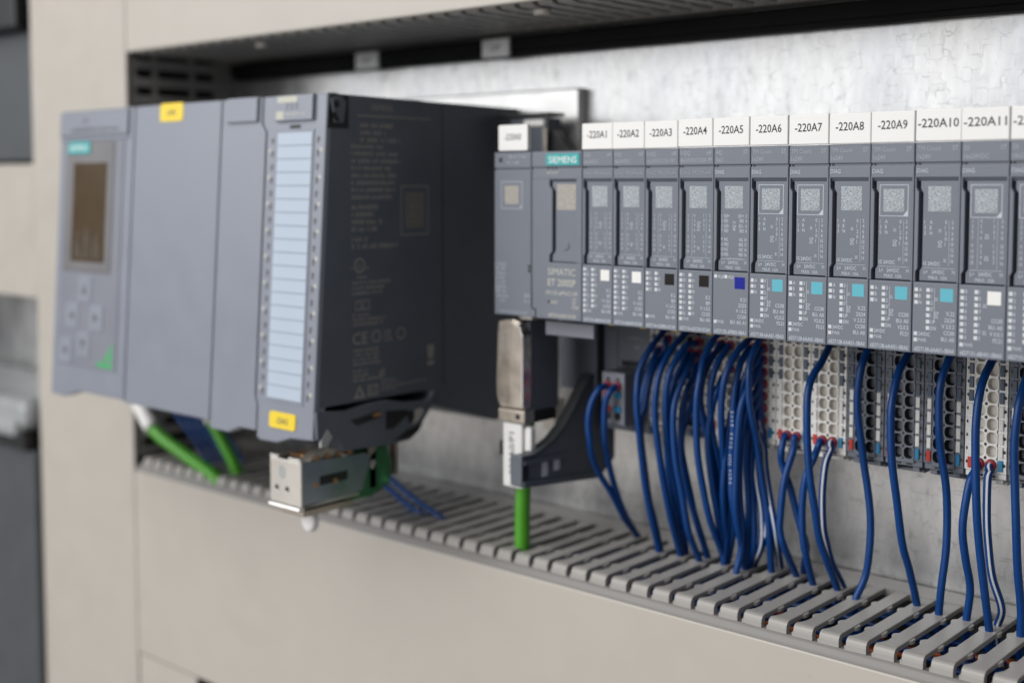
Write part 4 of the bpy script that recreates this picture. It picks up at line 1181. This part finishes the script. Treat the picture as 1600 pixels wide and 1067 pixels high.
WIRES = [
    ('A6 top', 0, [(134.0, 46.5, -4.7), (134.2, 41.4, -8.8), (134.6, 36.6, -12.1), (133.9, 32.0, -16.2), (133.7, 28.5, -22.0), (134.4, 26.7, -31.7), (134.8, 26.7, -42.6), (135.3, 28.2, -54.8), (136.1, 31.0, -67.2), (135.9, 34.8, -77.8), (136.9, 39.3, -87.4), (137.3, 47.9, -101.0)]),
    ('A7 top', 0, [(149.4, 46.5, -3.7), (149.3, 42.4, -8.8), (148.8, 40.1, -13.1), (148.2, 39.0, -21.8), (148.1, 39.5, -29.7), (148.6, 41.5, -39.5), (149.0, 43.7, -49.4), (150.0, 45.2, -59.2), (151.0, 45.8, -70.0), (150.8, 46.0, -81.0), (149.3, 46.0, -92.3), (147.3, 42.1, -101.0)]),
    ('A8 top', 0, [(165.3, 46.5, -4.4), (165.4, 40.6, -8.5), (165.2, 36.1, -12.0), (165.0, 32.5, -19.1), (165.1, 30.3, -25.9), (165.4, 29.9, -35.2), (165.5, 31.3, -45.1), (166.0, 34.5, -58.1), (166.5, 39.1, -75.3), (167.0, 44.5, -85.9), (167.3, 51.4, -101.0)]),
    ('A9 top', 0, [(180.7, 46.5, -2.9), (180.6, 41.6, -8.1), (179.9, 39.0, -12.6), (179.4, 37.7, -19.1), (179.2, 38.5, -30.1), (179.1, 40.9, -39.9), (180.2, 43.6, -52.8), (180.2, 45.3, -64.7), (179.8, 45.9, -76.6), (178.4, 46.0, -89.8), (177.3, 46.9, -101.0)]),
    ('A10 top', 0, [(195.6, 46.5, -3.6), (195.7, 40.8, -7.5), (195.6, 36.4, -10.8), (195.4, 32.5, -16.7), (195.4, 29.9, -26.8), (195.9, 28.9, -37.7), (196.2, 29.2, -47.6), (196.2, 30.8, -58.4), (196.5, 33.5, -71.1), (197.0, 37.0, -84.7), (197.3, 42.0, -101.0)]),
    ('A11 top', 0, [(208.7, 46.5, -3.3), (208.7, 41.0, -8.5), (208.5, 37.0, -12.8), (208.1, 33.8, -19.1), (207.6, 32.2, -29.9), (207.5, 32.8, -39.1), (207.8, 35.2, -61.0), (207.4, 38.8, -75.8), (207.5, 42.9, -90.6), (207.3, 43.9, -101.0)]),
    ('A5 pl', 0, [(115.4, 47.0, -43.5), (115.5, 42.2, -49.1), (115.2, 43.5, -54.4), (118.0, 44.8, -63.0), (119.8, 45.6, -70.5), (122.0, 45.9, -77.7), (124.8, 46.0, -86.1), (117.3, 58.0, -101.0)]),
    ('A5 pr', 0, [(119.6, 47.0, -43.5), (119.4, 44.7, -48.2), (117.7, 41.0, -59.9), (117.3, 39.1, -72.1), (116.9, 39.6, -79.9), (117.8, 41.7, -86.7), (117.3, 52.7, -101.0)]),
    ('A6 pl', 0, [(130.4, 47.0, -43.5), (130.2, 43.2, -46.4), (130.5, 40.2, -48.9), (128.8, 37.6, -55.5), (127.9, 36.5, -64.8), (127.6, 37.5, -77.5), (127.9, 40.2, -87.9), (127.3, 47.2, -101.0)]),
    ('A6 pr', 1, [(134.6, 47.0, -43.5), (134.8, 45.2, -46.1), (134.5, 41.7, -51.0), (134.6, 39.4, -61.8), (135.2, 39.1, -73.9), (136.0, 40.8, -81.5), (136.8, 43.7, -89.4), (137.3, 52.6, -101.0)]),
    ('A10 pl', 0, [(190.4, 47.0, -43.5), (190.2, 45.4, -45.2), (189.5, 41.6, -48.7), (188.6, 39.4, -58.6), (188.0, 39.7, -67.2), (188.4, 42.2, -77.5), (188.8, 46.0, -88.7), (187.3, 46.9, -101.0)]),
    ('A10 pr', 1, [(194.6, 47.0, -43.5), (194.8, 45.9, -45.2), (194.6, 44.1, -48.3), (195.0, 43.2, -61.0), (195.6, 43.6, -70.7), (196.8, 44.7, -82.1), (199.9, 46.0, -93.1), (197.3, 49.8, -101.0)]),
    ('IM l', 0, [(39.8, 31.6, -29.8), (39.6, 25.3, -30.9), (38.0, 22.2, -36.6), (37.5, 20.7, -44.5), (37.9, 21.5, -52.6), (36.8, 24.7, -60.1), (36.7, 30.3, -68.5), (38.0, 37.7, -78.5), (38.1, 46.0, -90.1), (37.3, 57.6, -101.0)]),
    ('IM r', 0, [(44.8, 31.6, -29.8), (44.3, 26.5, -31.6), (42.7, 25.6, -36.5), (42.1, 25.7, -44.6), (41.5, 27.0, -53.0), (40.5, 29.6, -57.7), (39.5, 33.7, -66.7), (38.9, 39.2, -77.5), (38.5, 45.5, -87.7), (37.3, 56.9, -101.0)]),
    ('c1', 0, [(59.6, 47.0, -5.5), (59.5, 41.0, -8.2), (59.3, 34.8, -12.4), (57.1, 29.9, -21.1), (57.6, 27.1, -29.7), (58.0, 26.6, -37.5), (58.1, 27.9, -45.6), (57.7, 30.4, -56.7), (57.3, 33.9, -70.8), (57.6, 38.2, -85.1), (57.3, 44.7, -101.0)]),
    ('c2', 0, [(59.6, 47.0, -10.2), (59.5, 43.9, -16.0), (58.6, 38.8, -20.3), (58.3, 34.6, -27.9), (58.4, 31.8, -37.1), (56.9, 30.9, -43.5), (57.0, 32.3, -57.1), (57.1, 36.0, -73.9), (57.6, 41.1, -88.4), (57.3, 45.6, -101.0)]),
    ('c3', 0, [(70.4, 47.0, -5.5), (70.3, 40.9, -7.8), (69.3, 34.0, -13.0), (68.1, 28.5, -20.9), (67.7, 25.7, -31.0), (67.7, 25.8, -41.4), (68.0, 28.3, -54.9), (67.8, 32.4, -68.8), (67.8, 37.3, -83.1), (67.3, 45.6, -101.0)]),
    ('c4', 0, [(74.6, 47.0, -10.2), (74.3, 37.7, -10.9), (73.2, 32.9, -15.7), (72.0, 29.3, -21.6), (71.1, 28.0, -30.9), (70.3, 29.4, -41.6), (69.6, 33.2, -55.4), (69.2, 38.8, -72.4), (68.3, 45.2, -87.3), (67.3, 50.0, -101.0)]),
    ('c5', 0, [(74.6, 47.0, -15.0), (74.7, 42.8, -15.5), (75.3, 38.1, -19.2), (74.6, 33.7, -26.0), (73.9, 30.3, -33.5), (74.3, 28.9, -43.7), (74.9, 30.0, -56.8), (76.2, 32.9, -71.2), (76.9, 36.7, -86.6), (77.3, 44.7, -101.0)]),
    ('c6', 0, [(74.6, 47.0, -19.8), (74.7, 41.9, -25.4), (74.7, 38.3, -28.7), (74.1, 35.6, -36.8), (74.2, 34.6, -47.1), (74.3, 36.1, -60.5), (75.9, 40.0, -75.8), (76.9, 45.4, -88.5), (77.3, 50.6, -101.0)]),
    ('c7', 0, [(74.6, 47.0, -29.2), (74.8, 41.1, -35.9), (74.5, 37.8, -41.3), (73.7, 35.8, -47.4), (74.0, 36.0, -55.3), (75.5, 38.7, -68.7), (76.7, 42.8, -83.7), (77.3, 51.1, -101.0)]),
    ('c8', 0, [(85.4, 47.0, -5.5), (85.5, 39.5, -8.5), (84.6, 34.9, -14.8), (85.2, 31.2, -22.1), (85.2, 29.1, -29.5), (85.3, 28.6, -39.6), (85.3, 29.8, -52.6), (85.9, 32.8, -66.0), (87.0, 37.1, -80.9), (87.3, 48.9, -101.0)]),
    ('c9', 0, [(85.4, 47.0, -10.2), (86.0, 46.0, -10.2), (85.4, 40.2, -14.3), (84.3, 35.5, -21.1), (84.0, 33.2, -30.1), (85.0, 33.8, -37.8), (86.1, 36.5, -48.4), (86.6, 40.1, -62.0), (86.8, 44.0, -75.8), (87.3, 47.3, -101.0)]),
    ('c10', 0, [(89.6, 47.0, -10.2), (89.5, 43.2, -12.2), (88.7, 38.8, -16.4), (87.8, 35.7, -23.9), (87.8, 34.8, -32.5), (87.7, 36.2, -43.0), (88.3, 39.2, -53.7), (88.7, 42.7, -64.7), (88.7, 46.0, -81.2), (87.3, 49.0, -101.0)]),
    ('c11', 0, [(100.4, 47.0, -5.5), (99.9, 39.5, -8.4), (98.2, 34.7, -13.1), (96.8, 31.5, -19.9), (95.6, 30.7, -28.5), (94.4, 32.5, -39.0), (93.1, 36.2, -52.6), (92.1, 41.0, -66.5), (92.3, 46.0, -83.1), (87.3, 50.1, -101.0)]),
    ('c12', 0, [(100.4, 47.0, -10.2), (100.3, 42.7, -10.7), (99.3, 38.6, -15.4), (99.0, 35.5, -22.7), (98.9, 33.9, -31.1), (99.3, 33.4, -41.1), (98.4, 33.7, -51.4), (98.0, 34.6, -59.2), (98.1, 36.0, -72.3), (97.3, 49.4, -101.0)]),
    ('c13', 0, [(104.6, 47.0, -5.5), (104.7, 40.5, -9.1), (103.9, 37.7, -14.6), (104.3, 36.1, -20.7), (104.6, 36.2, -30.7), (105.3, 37.8, -38.4), (105.7, 40.2, -46.3), (106.4, 42.7, -59.4), (107.8, 44.7, -72.3), (108.6, 46.0, -85.3), (107.3, 50.6, -101.0)]),
    ('c14', 0, [(104.6, 47.0, -19.8), (104.2, 43.2, -25.6), (103.0, 39.4, -30.8), (102.5, 36.7, -36.6), (101.5, 35.5, -44.9), (100.5, 36.0, -55.3), (99.9, 37.8, -69.8), (99.6, 40.1, -80.6), (98.2, 42.2, -91.7), (97.3, 40.0, -101.0)]),
    ('c15', 0, [(104.6, 47.0, -24.5), (104.2, 43.3, -30.5), (102.7, 41.1, -36.2), (101.6, 40.3, -45.6), (100.6, 41.4, -57.5), (100.6, 43.6, -73.3), (98.8, 46.0, -87.2), (97.3, 47.0, -101.0)]),
    ('c16', 0, [(104.6, 47.0, -29.2), (104.2, 44.5, -35.7), (103.1, 43.6, -40.8), (101.8, 43.5, -49.9), (101.3, 44.2, -63.0), (102.0, 45.2, -76.0), (101.8, 46.0, -89.2), (97.3, 50.2, -101.0)]),
    ('c17', 1, [(104.6, 47.0, -34.0), (104.5, 46.0, -39.7), (103.1, 45.6, -46.2), (102.2, 45.5, -54.1), (103.1, 45.7, -64.3), (105.1, 45.9, -75.6), (105.2, 46.0, -88.6), (97.3, 53.4, -101.0)]),
    ('c18', 1, [(104.6, 47.0, -38.8), (105.5, 46.0, -45.7), (104.7, 46.0, -51.2), (105.1, 46.0, -58.9), (106.7, 46.0, -70.2), (106.9, 46.0, -84.4), (97.3, 53.9, -101.0)]),
    ('c19', 0, [(104.6, 47.0, -15.0), (104.3, 41.1, -21.3), (102.8, 36.9, -26.5), (102.0, 34.1, -33.3), (101.2, 33.3, -45.9), (100.3, 34.1, -58.8), (99.4, 35.9, -74.6), (97.3, 47.1, -101.0)]),
    ('c20', 0, [(104.6, 47.0, -10.2), (103.8, 41.7, -15.3), (101.1, 38.6, -21.3), (99.7, 37.3, -30.2), (97.4, 38.1, -44.6), (94.1, 40.5, -60.9), (91.7, 43.8, -77.5), (87.3, 47.0, -101.0)]),
    ('c21', 0, [(100.4, 47.0, -19.8), (99.7, 39.1, -24.0), (98.6, 37.2, -29.0), (95.8, 36.3, -39.4), (93.6, 36.9, -55.2), (91.7, 38.8, -71.3), (87.3, 50.1, -101.0)]),
    ('c22', 0, [(89.6, 47.0, -19.8), (89.5, 37.7, -26.5), (88.1, 35.4, -35.1), (86.8, 34.9, -48.1), (87.3, 37.2, -64.0), (87.9, 41.4, -80.4), (87.3, 48.8, -101.0)]),
    ('c23', 0, [(55.4, 47.0, -15.0), (55.5, 39.5, -22.0), (54.7, 36.2, -31.1), (53.9, 34.7, -44.5), (55.3, 35.6, -60.6), (56.8, 38.3, -79.8), (57.3, 44.2, -101.0)]),
    ('c24', 0, [(70.4, 47.0, -15.0), (70.3, 41.1, -19.5), (68.8, 36.9, -27.0), (68.1, 34.3, -37.3), (67.6, 34.3, -50.6), (67.3, 36.8, -67.0), (67.9, 41.0, -83.8), (67.3, 46.7, -101.0)]),
    ('c25', 1, [(104.6, 47.0, -43.5), (105.8, 46.0, -49.8), (106.5, 46.0, -57.4), (108.7, 46.0, -69.9), (111.4, 46.0, -82.2), (107.3, 58.0, -101.0)]),
    ('c26', 0, [(100.4, 47.0, -34.0), (102.3, 46.0, -43.1), (103.0, 46.0, -50.2), (105.4, 46.0, -62.7), (109.1, 46.0, -77.5), (107.3, 58.0, -101.0)]),
]


WL = {
    'A6 top': 'single blue wire hanging in front of the module base tagged -220A6',
    'A7 top': 'single blue wire hanging in front of the dark base below tag -220A7',
    'A8 top': 'single blue wire hanging in front of the dark base below tag -220A8',
    'A9 top': 'single blue wire hanging in front of the dark base below tag -220A9',
    'A10 top': 'blue wire from high up in the base below tag -220A10',
    'A11 top': 'single blue wire at the right edge, below tag -220A11',
    'A5 pl': 'blue wire from the left red ferrule at the foot of base -220A5',
    'A5 pr': 'blue wire from the right red ferrule at the foot of base -220A5',
    'A6 pl': 'plain blue wire from the left red ferrule at the foot of base -220A6',
    'A6 pr': 'white striped blue wire from the right red ferrule at the foot of base -220A6',
    'A10 pl': 'plain blue wire from the left red ferrule at the foot of base -220A10',
    'A10 pr': 'white striped blue wire from the right ferrule at the foot of base -220A10',
    'IM l': 'plain blue wire from the left ferrule of the black power plug',
    'IM r': 'white striped blue wire from the right ferrule of the black power plug',
}
ORD = ('first', 'second', 'third', 'fourth', 'fifth', 'sixth', 'seventh', 'eighth', 'ninth', 'tenth', 'eleventh', 'twelfth', 'thirteenth', 'fourteenth', 'fifteenth', 'sixteenth', 'seventeenth', 'eighteenth', 'nineteenth', 'twentieth', 'last')
CN = {1: '-220A1', 2: '-220A2', 3: '-220A3', 4: '-220A4'}
for key, st, pts in WIRES:
    down = [(pts[-1][0], pts[-1][1] + 0.5, pts[-1][2] - 7), (pts[-1][0] + 2, pts[-1][1] + 1, pts[-1][2] - 14)]
    if key in WL:
        lab, grp = WL[key], 'blue wires dropping into the lower duct'
    else:
        n = min(4, max(1, int((pts[0][0] - 50) // 15) + 1))
        mates = sorted(w[2][-1][0] + 0.3 * w[2][-1][1] * 0.01 + w[2][0][2] * 1e-4 for w in WIRES if w[0][0] == 'c' and min(4, max(1, int((w[2][0][0] - 50) // 15) + 1)) == n)
        lab = '%s entering the duct %s from left among those of base %s' % ('white striped blue wire' if st else 'plain blue wire', ORD[mates.index(pts[-1][0] + 0.3 * pts[-1][1] * 0.01 + pts[0][2] * 1e-4)], CN[n])
        grp = 'bunched wires from the first four bases'
    o = wire([(pts[0][0], pts[0][1], pts[0][2])] + list(pts[1:]) + down, lab, grp, st, ferrule=not key.endswith('top'))
    if key == 'c12':
        pm = MB()
        P = spline(pts, 6)
        for i in range(26, 46):
            p = P[i]; t = (P[i + 1] - P[i - 1]).normalized()
            if i % 5 == 0:
                continue
            for s in (-0.55, 0.1):
                q = p + Vector((0.12, -1.35, 0.0))
                pm.flat([(q.x + s, q.z - 0.28), (q.x + s + 0.42, q.z - 0.28), (q.x + s + 0.42, q.z + 0.5 * random.random()), (q.x + s, q.z + 0.3)], q.y, PY)
        pm.build('printed_marks', 'stripe', o, pts[0])

# green network cable with its metal plug, in front of the strain relief bracket
pg = thing('network_plug', 'ribbed nickel network plug hanging under the bus adapter', 'plug', (12, 12, -44))
LOC = (12, 12, -44)
b = MB()
b.prism([(2.6, -37.0), (4.2, -39.5), (17.4, -39.5), (17.4, -8.5), (16.4, -5.2), (14.4, -2.6), (11.4, -1.6), (8, -2.0), (3.2, -3.0), (2.6, -6), (1.6, -28), (1.8, -34)], 7, 3.2, PY, ch=0.7)
shell = b.build('shell', 'metal', pg, LOC)
b = MB(); b.prism([(10.6, -39.0), (17.0, -39.0), (17.0, -8.6), (15.8, -5.4), (13.4, -3.2), (10.6, -2.6)], 4, 2.4, PY, ch=0.4)
b.build('cover_flap', 'metal', shell, LOC)
MB().prism([(16.6, -38), (16.6, -8.8), (14.2, -3.6), (15.4, -3.4), (17.5, -8), (17.5, -38)], 7.5, 2.1, PY, ch=0.2).build('bright_edge', 'bright', shell, LOC)
b = MB()
for i in range(9):
    b.box(5.4, 7.6, 2.9, 4, -8.5 - i * 1.1, -7.9 - i * 1.1)
b.build('ribs', 'bright', shell, LOC)
b = MB()
for i in range(7):
    b.box(3.6 + i * 0.95, 3.95 + i * 0.95, 2.95, 4, -37.5, -20 + (i % 3) * 0.8, 0.08)
b.prism([(9.6, -38.6), (10.5, -38.6), (10.5, -3.4), (9.6, -3.0)], 4, 2.85, PY, ch=0.15)
b.build('ridges', 'metal', shell, LOC)
MB().box(3.4, 18.0, 2.6, 9, -45.2, -39.8, 0.5).build('collar', 'metal', pg, LOC)
MB().prism(circ(14.4, -42.4, 1.3, 12), 3, 2.4, PY, ch=0.2).build('screw', 'dark', pg, LOC)
MB().box(3.0, 17.2, 7.2, 26, -40.5, -3, 0.6).build('rear_shell', 'anthracite', pg, LOC)
MB().box(4.0, 17.6, 9.1, 24, -45.4, -40.8, 0.4).build('rear_foot', 'dark', pg, LOC)
MB().box(12, 19, 6, 16, -2.0, 2.4, 0.3).build('neck', 'bright', pg, LOC)

gc = MB().tube(spline([(12.5, 11, -44), (12.0, 10.5, -60), (10.0, 11.0, -80), (8.4, 12.5, -98), (8.2, 13, -112)], 8), 3.25, 20).build('network_cable', 'green', loc=(12, 11, -44))
tag(gc, 'thick green cable dropping from the metal network plug into the duct', 'cable')
sl = MB().prism(rrect(5.2, 15.8, -73.0, -45.6, 0.8), 9, 3.6, PY, ch=0.6).build('cable_label', 'white', loc=(12, 5, -73))
tag(sl, 'white cable label with upright lettering on the green network cable', 'label')
MB().text('-220A0/P1', 11.6, -69.0, 2.8, 3.55, rot=90, w=19.5).build('lettering', 'greyink', sl, (12, 5, -73))
MB().prism(rrect(16.0, 19.6, -58, -46.6, 1.7), 8, 5, PY, ch=0.6).build('clip_loop', 'white', sl, (12, 5, -73))
tie = MB().box(1.6, 5.0, 5, 10, -60.5, -54.5, 1.0)
tie.box(16.2, 21.5, 6, 10, -62.5, -58.2, 1.0)
tie = tie.build('cable_tie', 'dark', loc=(5, 10, -60))
tag(tie, 'black cable tie end beside the white cable label', 'cable tie')

# strain relief bracket
sb = thing('strain_relief_bracket', 'dark curved strain relief bracket between green cable and power plug', 'bracket', (22, 25, -70))
LOC = (22, 25, -70)
cur = [(-2.5, -57.0), (3, -57.2), (9, -55.6), (16, -53.0), (23, -48.4), (29, -42.6), (34.5, -36.2), (39, -31.0), (42, -28.6), (58, -31.5)]
prof = [(-4.5, -68.6), (-4.5, -58.0)] + cur + [(60, -34), (60, -68), (50, -74.4), (12, -71.2), (-2, -69.4)]
b = MB(); b.prism(prof, 20.6, 22.4, PX, ch=0.3); b.build('side_plate', 'anthracite', sb, LOC)
b = MB()
for i in range(len(cur) - 1):
    p, q = cur[i], cur[i + 1]
    b.prism([(p[0], p[1] - 1.4), (q[0], q[1] - 1.4), (q[0], q[1] + 0.2), (p[0], p[1] + 0.2)], 17.6, 22.8, PX)
b.build('curved_rim', 'machine', sb, LOC)
b = MB()
b.box(16.6, 22.9, -4.8, -2.8, -69.4, -56.6, 0.4)
b.prism([(-4, -69.8), (-4, -67.4), (50, -72.6), (50, -75.0)], 17.2, 23.6, PX, ch=0.3)
b.prism([(-3.6, -60.6), (-3.6, -59.0), (24, -60.4), (24, -62.0)], 22.2, 23.6, PX, ch=0.3)
b.build('foot_rim', 'anthracite', sb, LOC)
for y in (8.6, 16.6):
    MB().prism(rect(y, y + 3.6, -67.6 if y < 10 else -66.2, -61.6 if y < 10 else -61.4), 22.2, 22.75, PX).build('window', 'led', sb, LOC)
MB().prism(rect(-4.0, -0.5, -66.8, -60.0), 22.3, 22.95, PX).build('end_window', 'dark', sb, LOC)
MB().box(5.0, 20.4, 56, 70, -54, -27, 0.5).build('rear_plate', 'machine', sb, LOC)
MB().box(-21, -14.2, 62, 70, -61, -46, 0.5).build('pale_block', 'beige', sb, LOC)

# cables under the controller, left
for pts, lab in (([(-278, 4, -62), (-266, 2, -73), (-250, 0.5, -83.5), (-226, 3, -93), (-205, 5, -100.5), (-192, 8, -110)], 'thick green cable with white sleeve, under the controller display'),
                 ([(-222, 14, -62), (-214, 12, -73), (-206, 12, -82), (-199, 14, -93), (-196, 16, -102), (-193, 18, -112)], 'shorter green cable under the plain controller door')):
    o = MB().tube(spline(pts, 6), 3.3, 16).build('network_cable', 'green', loc=pts[0])
    tag(o, lab, 'cable', 'green cables below the controller')
    d = [Vector(p) for p in spline(pts, 6)]
    s = MB().tube(d[0:12 if pts[0][0] < -250 else 8], 4.2, 14).build('sleeve', 'white', o, pts[0])
for i in range(5):
    pts = [(-272 + 5 * i, 20 + 3 * i, -58), (-258 + 5 * i, 18 + 3 * i, -75), (-238 + 4 * i, 20 + 3 * i, -92), (-222 + 4 * i, 22 + 3 * i, -112)]
    wire(pts, 'dark blue wire in the bundle between the two green cables', 'wires between the green cables', 0, ferrule=False)
for pts, lab in (([(-112, 34, -70), (-101, 30, -82.5), (-84, 27, -91), (-62, 24, -97.5), (-50, 23, -101), (-42, 24, -110)], 'upper of two blue wires slanting into the duct right of the clamp'),
                 ([(-114, 32, -78), (-101, 29, -90), (-86, 26, -95), (-70, 23, -99.5), (-60, 22, -102), (-52, 23, -110)], 'lower of two blue wires slanting into the duct right of the clamp')):
    wire(pts, lab, 'blue wires right of the shield clamp', 0, ferrule=False)
